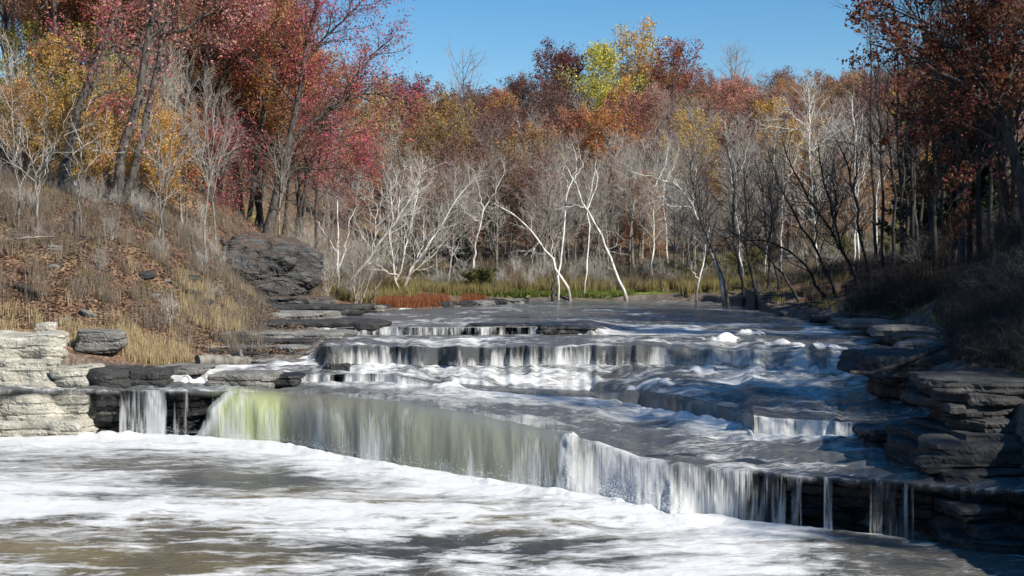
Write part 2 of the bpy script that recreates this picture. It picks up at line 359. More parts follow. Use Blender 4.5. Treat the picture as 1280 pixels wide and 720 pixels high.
# shoreline polygon (metres)
SHORE = np.array([(-24, -60), (-23, 20), (-23, 49), (-20.5, 51.0), (-17.5, 51.3), (-16.2, 51.5), (-15.2, 52.2), (-13.8, 53.8), (-12.5, 54.8), (-9.2, 55.3), (-8.4, 57), (-8.3, 60), (-9.2, 62), (-9.5, 67), (-11.5, 76), (-8.5, 90), (-3, 100), (-0.5, 108),
                  (-4, 114), (-10, 119), (-8, 121.5), (0, 122.5), (8, 122), (13, 121), (17.5, 118), (18.5, 108), (17.5, 90), (17.5, 74), (18.5, 60), (17.5, 51), (14.2, 45), (12.6, 40), (12.8, 35), (11.9, 31), (11.7, 27), (12.2, 15), (13.5, -60)], float)
def shore_dist(x, y):
    """positive outside the water"""
    P = np.stack([x, y], -1); d = np.full(len(P), 1e9); inside = np.zeros(len(P), bool)
    n = len(SHORE)
    for i in range(n):
        a = SHORE[i]; b = SHORE[(i+1) % n]; ab = b-a
        t = np.clip(((P-a)@ab)/(ab@ab), 0, 1); q = a+t[:, None]*ab
        d = np.minimum(d, np.hypot(*(P-q).T))
        c = ((a[1] > y) != (b[1] > y)); xi = a[0]+(y-a[1])/(b[1]-a[1]+1e-12)*ab[0]
        inside ^= c & (x < xi)
    return np.where(inside, -d, d)
def P3(px, py, Y): return ((px-640)/F*Y, Y, HC-(py-345)*Y/F)
CP = [P3(*c) for c in [(0, 424, 52.4), (110, 440, 52.6), (170, 457, 53), (235, 455, 54), (0, 402, 55), (120, 418, 54.6), (200, 430, 56), (260, 412, 60), (310, 405, 64), (330, 393, 76), (340, 391, 84), (375, 387, 90), (345, 388, 89), (300, 372, 84), (345, 310, 99),
      (0, 330, 60), (100, 335, 60), (200, 335, 64), (270, 345, 70), (280, 345, 79), (0, 262, 72), (100, 255, 74), (150, 260, 76), (230, 285, 78), (275, 300, 90), (330, 299, 99.5), (385, 362, 101), (410, 372, 100), (430, 372, 104), (500, 374, 104), (560, 378, 101),
      (400, 352, 120), (480, 357, 118), (300, 457, 55.4), (360, 456, 55.6), (300, 441, 57), (370, 441, 57.2), (300, 430, 59), (400, 428, 59.5), (320, 418, 62), (400, 417, 62), (350, 405, 68), (400, 404, 68), (296, 350, 86), (305, 312, 93), (0, 225, 90), (100, 220, 95), (250, 240, 100)]]
CP += [(-25, 50, 3.6), (-35, 40, 5), (-42, 20, 7), (-45, -20, 7), (-60, 60, 12), (-60, 80, 17), (-60, 120, 24), (-35, 140, 17), (-60, 170, 30), (-26, 130, 9), (-100, 100, 36), (-100, 30, 26),
       (-9, 122, 4.3), (0, 124, 4.2), (10, 124, 4.2), (-10, 134, 4.8), (3, 134, 4.8), (14, 134, 4.9), (20, 128, 4.9), (30, 130, 6), (0, 156, 6.5), (30, 156, 8), (-25, 160, 10), (60, 150, 16),
       (-40, 210, 24), (0, 205, 17), (40, 205, 19), (90, 205, 28), (-70, 300, 42), (0, 300, 36), (50, 300, 39), (100, 300, 40), (170, 300, 46), (-150, 250, 45), (-200, 100, 50), (0, 420, 38), (150, 420, 42), (-200, 450, 40), (300, 300, 45),
       (18.5, 74, 4.0), (20, 56, 3.9), (21, 65, 4.4), (22, 85, 4.6), (21, 110, 4.5), (14.5, 41, 3.6), (13.6, 35, 3.3), (13, 29, 3.0), (13.5, 22, 2.8), (14.5, 5, 2.5), (16, -40, 3),
       (19, 47, 5.2), (24, 60, 8.2), (25.5, 75, 8.0), (21.5, 74, 5.3), (23, 100, 6.0), (26, 42, 9), (24, 30, 8), (24, 12, 6), (40, 60, 12), (45, 40, 13), (45, 10, 12), (45, 90, 11), (60, 120, 12), (80, 50, 18), (80, 0, 16), (60, -50, 12), (120, 100, 20), (200, 100, 30)]
CP = np.array(CP)
def _phi(r): return np.sqrt(r*r+4)
_K = _phi(np.hypot(CP[:, None, 0]-CP[None, :, 0], CP[:, None, 1]-CP[None, :, 1]))
_n = len(CP); _A = np.zeros((_n+1, _n+1)); _A[:_n, :_n] = _K-np.eye(_n)*0.3; _A[:_n, _n] = 1; _A[_n, :_n] = 1
_w = np.linalg.solve(_A, np.r_[CP[:, 2], 0])
def ground_z(x, y):
    x = np.atleast_1d(np.asarray(x, float)).ravel(); y = np.atleast_1d(np.asarray(y, float)).ravel()
    z = np.full(len(x), _w[-1])
    xc = np.clip(x, -400, 400); yc = np.clip(y, -100, 500)
    for i in range(_n): z += _w[i]*_phi(np.hypot(xc-CP[i, 0], yc-CP[i, 1]))
    d = shore_dist(x, y)
    slope = sstep(2, 12, d)
    z += fbm(x*0.25, y*0.25, o=3, seed=3)*0.7*slope+fbm(x*1.3, y*1.3, o=3, seed=5)*0.16*sstep(0.3, 3, d)
    wz = water_z(x, y)
    z = np.maximum(z, wz+0.12)
    bed = np.minimum(wz, water_z(x, y-1.3))-0.55
    b = sstep(-0.35, 0.5, d)
    return bed*(1-b)+z*b
def gz(x, y): return float(ground_z(x, y)[0])

# ground sheet
ts = np.unique(np.concatenate([np.linspace(-1.7, -0.46, 60), np.linspace(-0.46, 0.46, 520), np.linspace(0.46, 1.7, 60)]))
ys = [-400, -200, -120]; y_ = -80.0
while y_ < 640: ys.append(y_); y_ += 2.5 if y_ < 18 else (0.30 if 40 < y_ < 66 else max(0.4, y_*0.006))
ys += list(np.geomspace(700, 6000, 14)); ys = np.array(ys)
Tg, Yg = np.meshgrid(ts, ys); Xg = Tg*np.where(Yg < 45, 45, Yg)
gx, gy = Xg.ravel(), Yg.ravel(); gzz = ground_z(gx, gy)
sd = shore_dist(gx, gy)
n1 = fbm(gx*0.12, gy*0.12, o=4, seed=11); n2 = fbm(gx*0.5, gy*0.5, o=4, seed=12)
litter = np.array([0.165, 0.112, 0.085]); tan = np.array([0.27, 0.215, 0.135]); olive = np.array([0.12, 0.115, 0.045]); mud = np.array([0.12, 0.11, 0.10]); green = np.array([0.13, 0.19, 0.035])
def lerpc(a, b, t): return a*(1-t[:, None])+b*t[:, None]
soil = lerpc(np.tile(litter, (len(gx), 1)), tan, sstep(0.0, 0.5, n2+0.1)*0.6)
fp = sstep(112, 122, gy)*(1-sstep(150, 175, gy))
soil = lerpc(soil, olive, fp*0.85)
soil = lerpc(soil, np.array([0.115, 0.09, 0.065]), sstep(150, 175, gy))
pxs = gx/np.maximum(gy, 20)*F+640
soil = lerpc(soil, np.array([.15, .145, .135]), box(pxs, 285, 440, 20)*sstep(53, 54, gy)*(1-sstep(74, 84, gy))) if False else soil
gr = fp*sstep(-13, -9, gx)*(1-sstep(13, 17, gx))*(1-sstep(126, 134, gy))*sstep(-0.5, 0.1, n2+0.3)
soil = lerpc(soil, green, gr)
soil = lerpc(soil, mud, (1-sstep(0.2, 1.2, sd)))
soil = lerpc(soil, mud*1.3, (gx > 10)*(1-sstep(1.0, 3.0, sd))*(gy > 20))
bx_ = sstep(235, 300, pxs)*(1-sstep(430, 460, pxs))*sstep(53, 54, gy)*(1-sstep(76, 86, gy))
soil = lerpc(soil, np.array([.14, .135, .125]), bx_)
soil = lerpc(soil, litter*0.55, (gx > 15)*sstep(2, 5, sd)*(gy < 115))  # litter colour darkened across the right bank
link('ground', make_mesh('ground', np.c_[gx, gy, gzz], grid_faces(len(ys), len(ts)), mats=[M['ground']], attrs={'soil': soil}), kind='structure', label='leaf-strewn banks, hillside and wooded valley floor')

# ------------------------------------------------------------------ water sheet
ts = np.unique(np.concatenate([np.linspace(-0.95, -0.42, 40), np.linspace(-0.42, 0.43, 900), np.linspace(0.43, 0.95, 40)]))
pxc = ts*F+640; Yk, Zk = knots(pxc); nk = len(Yk)
rows = []   # (segment, s)
def pool_s(): # even in 1/Y between 18 and the fall
    return np.linspace(0, 1, 300)
SEG = [(0, 330), (1, 84), (2, 110), (3, 26), (4, 70), (5, 34), (6, 60), (7, 20), (8, 90), (9, 24)]
Yr, Zr, Fr, Sg = [], [], [], []
for k, n in SEG:
    s = np.linspace(0, 1, n, endpoint=(k == SEG[-1][0]))
    for si in s:
        if k == 0:
            ya = np.full_like(pxc, 14.0)
            Y = np.where(True, 1/((1/ya)*(1-si)+(1/Yk[1])*si), 0)
            Yr.append(Y); Zr.append(0*Y)
            # dense near the fall
        elif k % 2:
            Yr.append(Yk[k]+(Yk[k+1]-Yk[k])*si); Zr.append(Zk[k+1]-(Zk[k+1]-Zk[k])*(1-si)**pexp(k, pxc))
        else:
            a = 1/Yk[k]; b = 1/Yk[k+1]; Y = 1/(a*(1-si)+b*si); u = (Y-Yk[k])/(Yk[k+1]-Yk[k])
            Yr.append(Y); Zr.append(Zk[k]+(Zk[k+1]-Zk[k])*u)
        Sg.append((k, si))
for yy in (10, 4, -6, -20, -40, -60):
    Yr.insert(0, np.full_like(pxc, float(yy))); Zr.insert(0, np.zeros_like(pxc)); Sg.insert(0, (-1, 0))
Yw = np.array(Yr); Zw = np.array(Zr); nr = len(Yw); nc = len(ts)
Tw = np.tile(ts, (nr, 1)); PX = np.tile(pxc, (nr, 1)); Xw = Tw*np.maximum(Yw, 24)
seg = np.array([g[0] for g in Sg])[:, None]*np.ones((1, nc), int); sp = np.array([g[1] for g in Sg])[:, None]*np.ones((1, nc))
isfall = (seg % 2 == 1) & (seg > 0) & (seg < 9)
def col(k): return np.tile(Yk[k], (nr, 1)), np.tile(Zk[k], (nr, 1))
def box(v, a, b, w): return sstep(a-w, a+w, v)*(1-sstep(b-w, b+w, v))
fallamt = np.zeros_like(Yw); foam = np.zeros_like(Yw); veil = np.ones_like(Yw); churn = np.zeros_like(Yw)
fh = {k: np.tile(np.clip(Zk[k+1]-Zk[k], 0, 3), (nr, 1)) for k in (1, 3, 5, 7)}
steep = {1: np.ones_like(Yw), 3: sstep(.12, .3, fh[3])*sstep(335, 360, PX), 5: sstep(.2, .5, fh[5])*sstep(385, 420, PX)*(1-0.7*sstep(920, 1000, PX)), 7: sstep(.2, .3, fh[7])*(1-sstep(735, 760, PX))}
for k in (1, 3, 5, 7):
    m = (seg == k); fallamt[m] = (steep[k]*(1-(sstep(0.62, 1.0, sp) if k != 1 else sstep(.62, 1, sp)*(1-.75*box(PX, 275, 730, 25)))))[m]
    Ya, _ = col(k); dn = Ya-Yw           # distance in front of the base
    inn = (seg <= k-1)
    spread = {1: 9.0, 3: 2.2, 5: 1.2, 7: .8}[k]
    f = np.exp(-np.clip(dn, 0, 99)/spread)*steep[k]*{1: 1, 3: .8, 5: .68, 7: .35}[k]
    foam = np.where(inn, np.maximum(foam, f), foam)
    # some smear above the lip
    Yl, _ = col(k+1); up = Yw-Yl
    if k == 1: fallamt = np.where(seg == 2, np.maximum(fallamt, 0.75*np.exp(-(np.clip(up, 0, 99)/1.6)**2)*box(PX, 275, 730, 25)), fallamt)
# pool: foam everywhere to the left, dark and calmer to the right
pool = seg <= 0
right = sstep(900, 1120, PX)
n_pool = fbm(Xw*0.15+3, Yw*0.24, o=4, seed=121)
band = 0.40+0.16*np.exp(-((fbm(Xw*.10+.05*Yw, Yw*.35, o=3, seed=131))/.06)**2)+0.22*np.exp(-((Yw-33)/4)**2)+0.22*np.exp(-((Yw-26)/1.5)**2)+0.42*n_pool
foam = np.where(pool, np.clip(np.maximum(foam*(1-0.75*right), band*(1-0.45*right)), 0, 1), foam)
foam = np.where(pool, np.maximum(foam, 1.2*np.exp(-np.clip(col(1)[0]-Yw, 0, 99)/1.2)*(1-0.55*sstep(980, 1060, PX))*(0.4+0.6*sstep(-1.2, .6, fbm(Xw*.9, Yw*1.4, o=3, seed=41)*3+1-(col(1)[0]-Yw)*.4))), foam)
# middle reaches: whitewater
n_mid = fbm(Xw*0.35, Yw*0.22, o=4, seed=22)
mid = seg == 2; foam = np.where(mid, np.maximum(foam, 0.40+0.36*n_mid+0.42*box(PX, 480, 930, 60)*np.exp(-((col(3)[0]-Yw)/3.5)**2)), foam)
mid = seg == 4; foam = np.where(mid, np.maximum(foam, 0.38+0.36*n_mid+0.12*np.exp(-((col(5)[0]-Yw-1)/3.0)**2)), foam)
mid = seg == 6; foam = np.where(mid, np.maximum(foam, 0.38+0.34*n_mid), foam)
mid = seg >= 8; foam = np.where(mid, np.maximum(foam, 0.31+0.34*n_mid+0.2*box(PX, 780, 1150, 60)*np.exp(-((Yw-68)/8)**2)), foam)
# falls: how white, how sheer
f1 = seg == 1
PXe = PX+50*(1-sp)*box(PX, 215, 320, 22)
wht = np.interp(PXe, [150, 235, 262, 330, 500, 640, 690, 712, 725, 745, 770, 900, 1000, 1280], [.5, .5, .42, .38, .22, .22, .34, .55, .5, .55, .85, .45, .40, .40])
wht = wht+0.10*noise(PX*0.05, PX*0, seed=4)+0.7*(1-sp)**3.5*np.clip(.45+1.1*fbm(PX*0.045, PX*0+sp, o=3, seed=44), 0, 1)
PXe = PX+50*(1-sp)*box(PX, 215, 320, 22)
vl = np.interp(PXe, [143, 150, 180, 190, 205, 212, 235, 268, 292, 760, 900, 985, 1000, 1012, 1026, 1030, 1040, 1046, 1080, 1090, 1112, 1125, 1140, 1152, 1160, 1164, 1168, 1175, 1400],
               [-.6, .62, .66, .85, .72, .52, .64, .8, 1.2, 1.2, .68, .60, .50, .1, .1, .56, .56, .05, .05, .50, .66, .56, .50, .05, .05, .5, .05, .0, .0])
diag = 240+50*np.clip(sp, 0, 1)**0.7+6*noise(sp*5, sp*0, seed=61)
thick = sstep(diag-4, diag+5, PX)
vleft = np.interp(PX, [143, 150, 180, 190, 205, 212, 230, 245, 262, 280, 300], [-.6, .62, .60, .85, .72, .40, .52, .36, .44, .30, .30])
lft = PX < 420
vl = np.where(lft, vleft*(1-thick)+1.2*thick, vl)
wht = wht+np.where(lft, .45*np.exp(-((PX-diag-7)/8.0)**2), 0)
foam = np.where(f1, wht, foam); veil = np.where(f1, vl, veil)
f3 = seg == 3
foam = np.where(f3, np.interp(PX, [345, 480, 560, 920, 940, 1090, 1130, 1200], [.55, .5, .2, .2, .75, .7, .4, .3])+.2*(1-sp), foam)
veil = np.where(f3, np.interp(PX, [150, 345, 480, 560, 925, 940, 1080, 1095, 1105, 1150, 1158, 1165, 1180], [.6, .6, .75, 1.2, 1.2, .75, .75, .8, .35, .2, .6, .5, 0]), veil)
f5 = seg == 5
foam = np.where(f5, np.interp(PX, [345, 560, 700, 750, 800, 880, 930, 1100], [.30, .25, .36, .30, .18, .4, .35, .35])+.38*(1-sp)**2.5+0.35*noise(PX*0.04, PX*0, seed=9), foam)
veil = np.where(f5, np.interp(PX, [330, 392, 408, 460, 700, 860, 900, 1000], [-.6, -.6, .56, .68, .72, .8, 1.2, 1.2])+.22*noise(PX*0.03, PX*0, seed=8)+.3*(1-sp)**3, veil)
f7 = seg == 7
foam = np.where(f7, .6, foam); veil = np.where(f7, np.interp(PX, [370, 380, 470, 490, 580, 600, 740, 760], [0, .6, .62, .7, .55, .55, .6, 1.2]), veil)
foam = np.where((seg == 2) & (col(2)[0]+3.5 > Yw), np.maximum(foam, 0.40*box(PX, 275, 730, 30)*np.exp(-((Yw-col(2)[0])/2.2)**2)), foam)
algae = np.where(f1 | (seg == 2), box(PX, 265, 355, 18)*np.where(f1, 1, np.exp(-np.clip(Yw-col(2)[0], 0, 9)/0.8)), 0)
algae = np.clip(algae+0.18*np.where(f1, box(PX, 380, 700, 60), 0), 0, 1)
churn = np.maximum(box(PX, 255, 740, 45), .75*box(PX, 735, 870, 20))*np.where((seg == 1) | (seg == 2), 1, 0)+.8*box(PX, 720, 930, 10)*(seg == 3)+.6*sstep(770, 850, PX)*(seg == 5)
silt = np.where(seg <= 0, (1.0-0.8*sstep(700, 950, PX))*(1-.7*sstep(33, 38, Yw)), 0.0)
# relief
dx = np.zeros_like(Yw); dy = np.zeros_like(Yw); dz = np.zeros_like(Yw)
flat = ~isfall
amp = np.where(seg <= 0, 0.05+0.05*np.exp(-np.clip(col(1)[0]-Yw, 0, 99)/4), np.where(seg == 2, 0.13, np.where(seg == 4, 0.14, np.where(seg == 6, 0.11, 0.09))))
wv_ = fbm(Xw*0.75, Yw*0.85+0.3*Xw, o=4, seed=31)
rid = 1-np.abs(fbm(Xw*0.5, Yw*0.9, o=3, seed=33))*3
edge = np.where(seg == 0, np.clip((col(1)[0]-Yw)/0.8, 0, 1), np.minimum(np.clip(sp*12, 0, 1), np.clip((1-sp)*8, 0, 1)))
dz += np.where(flat, amp*(wv_*1.4+rid*0.35)*edge, 0)
# foam humps where the falls land
hoff = 0.45+0.7*fbm(Xw*.45, Yw*0+2, o=3, seed=47); hump = (0.35+.9*np.clip(.5+fbm(Xw*.8, Yw*.5, o=3, seed=49)*1.4, 0, 1))*np.exp(-((col(1)[0]-Yw-hoff)/(0.5+.35*noise(Xw*.9, Yw*0, seed=48)))**2)*np.where(seg <= 0, 1, 0)*(1-0.8*sstep(960, 1020, PX))
foamrag = np.abs(fbm(Xw*1.5, Yw*1.1, o=4, seed=35, g=.4))
dz += hump*(0.01+0.24*foamrag)*np.interp(PX, [100, 500, 700, 850, 1000], [.7, .8, 1.0, 1.2, .4])
h3 = np.exp(-((col(3)[0]-Yw-0.5)/0.6)**2)*(seg == 2)*steep[3]; dz += h3*(0.02+0.2*foamrag)
h5 = np.exp(-((col(5)[0]-Yw-0.6)/0.7)**2)*(seg == 4)*box(PX, 420, 1150, 50); dz += h5*(0.02+0.26*foamrag)*np.interp(PX, [330, 700, 860, 1100], [.5, .7, 1.3, 1.3])
# boils and standing waves in the rapids
for (bx, by, bw, bh) in [(560, 480, 26, .28), (648, 441, 30, 0), (905, 450, 40, .30), (980, 455, 30, .2), (945, 470, 30, .12), (1040, 462, 30, .25), (1010, 425, 26, .25), (935, 415, 26, .22), (880, 428, 24, .18), (1020, 410, 20, .2), (820, 470, 40, .12), (500, 392, 20, .1)]:
    z0 = 2.6 if by < 440 else 2.1
    z0 = 3.3 if by < 432 else z0; z0 = 1.85 if by > 475 else z0
    Yb_ = (HC-z0)*F/(by-345); xb_ = (bx-640)/F*Yb_
    gsn = np.exp(-((Xw-xb_)/(bw/F*Yb_))**2-((Yw-Yb_)/1.0)**2); gsn = gsn*(0.5+foamrag*1.6)
    dz += gsn*bh; foam = np.where(isfall, foam, np.maximum(foam, np.clip(gsn*1.1, 0, 1)))
# thrown-up splash where the main fall hits a rock, and the white burst beside it
ridge = np.exp(-((PX-716+(1-sp)*8)/(9.0+9*(1-sp)))**2)*f1
ridgen = ridge*(0.7+0.5*fbm(PX*0.07, sp*2.5, o=3, seed=36))
dz += ridgen*0.28*(sp > .3)*sstep(0.3, .8, sp); dy -= ridgen*0.5; foam = np.where(f1, np.maximum(foam, np.clip(ridge*1.3, 0, 1)), foam)
burst = box(PX, 765, 850, 22)*f1
rg = fbm(PX*0.045, sp*1.3, o=3, seed=37, g=.4)
dy -= burst*(0.55+0.5*rg)*(1-sp)**0.6; dz += burst*0.05*rg*(1-sp)
foam = np.where(f1, np.maximum(foam, burst*(1.15-0.6*sp+.35*rg)), foam)
# flutes on the falls
fl_ = fbm(PX*0.035, sp*0.9, o=4, seed=38)
dy -= f1*thick*box(PX, 235, 420, 12)*0.45*np.sin(np.clip(sp, 0, 1)*math.pi)
dy += f1*(fl_*0.22)*np.sin(np.clip(sp, 0, 1)*math.pi)**0.5*(PX < 1400)
dy += (f5 | f3)*(fbm(PX*0.08, sp*0.7, o=3, seed=39)*0.12)*np.sin(np.clip(sp, 0, 1)*math.pi)
Yd_ = Yw+dy; Xd_ = Tw*np.maximum(Yd_, 24)+dx; Zd_ = Zw+dz
ds = np.sqrt(np.diff(Yw, axis=0)**2+np.diff(Zw, axis=0)**2); vlen = np.vstack([np.zeros((1, nc)), np.cumsum(ds, 0)])
uv = np.stack([Tw*40, vlen], -1).reshape(-1, 2)
link('river_water', make_mesh('river_water', np.c_[Xd_.ravel(), Yd_.ravel(), Zd_.ravel()], grid_faces(nr, nc), mats=[M['water']], uv=uv,
     attrs={'foam': foam.ravel(), 'fall': fallamt.ravel(), 'veil': veil.ravel(), 'algae': algae.ravel(), 'churn': churn.ravel(), 'silt': silt.ravel()}), kind='structure', label='foaming river tumbling over rock steps')

# rock steps behind the falling water: stratified, undercut
def ledge(name, k, px0, px1, label, inset=0.3, under=0.5, material='rock_wet', zdrop=0.10):
    px = np.arange(px0, px1+1, 1.6); Yk_, Zk_ = knots(px); Yb, Zb, Yl, Zl = Yk_[k], Zk_[k], Yk_[k+1], Zk_[k+1]
    nv = 44; rowsY, rowsZ = [], []
    q = np.linspace(0, 1, nv)
    t = (px-640)/F
    for qi in q:   # from below base to the lip
        z = (Zb-0.6)+(Zl-zdrop-(Zb-0.6))*qi
        hz = z*3.3; lay = np.floor(hz+0.3*noise(t*60, hz*0, seed=k)).astype(float)
        st = noise(t*25+lay*3.1, lay*7.7, seed=40+k)*0.28+noise(t*110+lay*1.7, lay*3.3, seed=50+k)*0.14
        y = Yl+inset*(1-qi)*0+0.12+under*(1-qi)**0.6*0.7+st*(1 if qi < .98 else 0.3)
        fr = (hz-lay); y = y+0.12*(np.abs(fr-0.5) > 0.42)
        rowsY.append(y); rowsZ.append(z+0*t)
    for back in (0.3, 1.0, 2.2, 4.0):
        rowsY.append(Yl+0.12+back); rowsZ.append(Zl-zdrop+0*t+0.02*noise(t*80, t*0+back, seed=3)-0.01*back)
    Yv = np.array(rowsY); Zv = np.array(rowsZ); Xv = t[None, :]*Yv
    return link(name, make_mesh(name, np.c_[Xv.ravel(), Yv.ravel(), Zv.ravel()], grid_faces(len(Yv), len(px)), smooth=False, mats=[M[material]]), label=label, cat='rock ledge', group='rock ledges under the cascades')
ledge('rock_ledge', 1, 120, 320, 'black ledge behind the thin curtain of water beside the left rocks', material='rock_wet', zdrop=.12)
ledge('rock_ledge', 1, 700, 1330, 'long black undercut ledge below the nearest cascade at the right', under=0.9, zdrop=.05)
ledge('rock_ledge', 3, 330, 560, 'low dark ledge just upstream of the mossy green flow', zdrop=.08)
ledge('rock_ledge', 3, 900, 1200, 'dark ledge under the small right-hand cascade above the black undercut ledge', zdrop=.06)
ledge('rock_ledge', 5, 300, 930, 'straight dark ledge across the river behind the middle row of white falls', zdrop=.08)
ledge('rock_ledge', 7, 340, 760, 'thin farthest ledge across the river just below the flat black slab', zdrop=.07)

# ------------------------------------------------------------------ rocks
def rock_mesh(name, w, d, h, seed, material, res=0.09, rnd=0.18, layer=0.28, amp=0.10, taper=0.0):
    res = max(res, max(w, d)/130, 0.03)
    n = np.maximum(2, (np.array([w, d, h])/res).astype(int)); nx, ny, nz = n
    V, Fs, off = [], [], 0
    def face(axis, side):
        nonlocal off
        a, b = [i for i in range(3) if i != axis]
        A, B = np.meshgrid(np.arange(n[a]+1), np.arange(n[b]+1), indexing='ij')
        P = np.zeros((A.size, 3)); P[:, a] = A.ravel(); P[:, b] = B.ravel(); P[:, axis] = n[axis] if side else 0
        f = grid_faces(n[a]+1, n[b]+1)
        flip = (side == 1) == (axis == 1)
        if not flip: f = f[:, ::-1]
        V.append(P); Fs.append(f+off); off += len(P)
    for ax in range(3):
        for s in (0, 1): face(ax, s)
    V = np.vstack(V); Fs = np.vstack(Fs)
    U, inv = np.unique(V.astype(int), axis=0, return_inverse=True); inv = inv.ravel(); Fs = inv[Fs]
    p = (U/n-0.5)*2; hd = np.array([w, d, h])/2
    q = p*hd; r = rnd*min(w, d, h); c = np.clip(q, -(hd-r), hd-r); dv = q-c; ln = np.linalg.norm(dv, axis=1)
    dirn = np.where(ln[:, None] > 1e-6, dv/np.maximum(ln, 1e-6)[:, None], 0); q = c+dirn*np.minimum(ln, r)[:, None]
    o = seed*13.7
    nrm = p/np.linalg.norm(p, axis=1)[:, None]
    # uneven outline
    sc = 1+0.16*noise(q[:, 0]*0.6+o, q[:, 1]*0.6, seed=seed)+0.0*q[:, 0]
    q[:, 0] += 0.14*w*noise(q[:, 1]*0.9+o, q[:, 2]*0.8+o, seed=seed+1)*np.abs(p[:, 0])
    q[:, 1] += 0.16*min(d, 2.5)*fbm(q[:, 0]*0.7+o, q[:, 2]*0.3+o, o=3, seed=seed+2)*np.abs(p[:, 1])
    q[:, 2] += h*0.16*fbm(q[:, 0]*0.5+o, q[:, 1]*0.6+o, o=3, seed=seed+3)*(p[:, 2] > -.99)*(0.3+0.7*(p[:, 2]+1)/2)
    if taper: q[:, :2] *= (1-taper*(p[:, 2:3]+1)/2)
    # layers
    zz = q[:, 2]/layer+0.5*fbm(q[:, 0]*0.35+o, q[:, 1]*0.35, o=2, seed=seed+4); lay = np.floor(zz)
    st = noise(q[:, 0]*0.9+lay*5.3+o, q[:, 1]*0.9+lay*2.1, lay*3.3, seed=seed+5)*amp*1.3
    notch = -1.0*(np.abs((zz-lay)-0.5) > 0.40)*amp*0.7
    hm = np.abs(p[:, :2]).max(1); side = sstep(0.85, 1.0, hm)
    hdn = p[:, :2]/np.maximum(np.linalg.norm(p[:, :2], axis=1), 1e-6)[:, None]
    q[:, :2] += hdn*((st+notch)*side)[:, None]
    # blocky joints
    jn = fbm(q[:, 0]*1.8+o, q[:, 1]*1.8, q[:, 2]*3.5, o=4, seed=seed+6, g=0.6)
    q += nrm*(jn*amp*0.7)[:, None]
    bl = noise(q[:, 0]*0.9+o, q[:, 1]*0.9, q[:, 2]*1.6+o, seed=seed+8)+0.5*noise(q[:, 0]*2.2+o, q[:, 1]*2.2, q[:, 2]*3.1, seed=seed+9)
    q += nrm*(np.round(bl*3.0)/3.0*amp*1.5)[:, None]*np.array([1, 1, .35])
    return make_mesh(name, q, Fs, smooth=False, mats=[M[material]])
def rock(name, label, px0, px1, py0, py1, Y, depth, material, seed, cat='rock', rot=0.0, tilt=0.0, group=None, **kw):
    w = (px1-px0)/F*Y; h = (py1-py0)/F*Y
    x, y, z = P3((px0+px1)/2, (py0+py1)/2, Y+depth/2)
    x = (px0+px1-1280)/2/F*Y; z = HC-((py0+py1)/2-345)*Y/F
    o = link(name, rock_mesh(name, w, depth, h, seed, material, **kw), label=label, cat=cat, group=group)
    o.location = (x, Y+depth/2, z); o.rotation_euler = (0, tilt, rot); return o
gl = 'pale limestone blocks of the left bank'
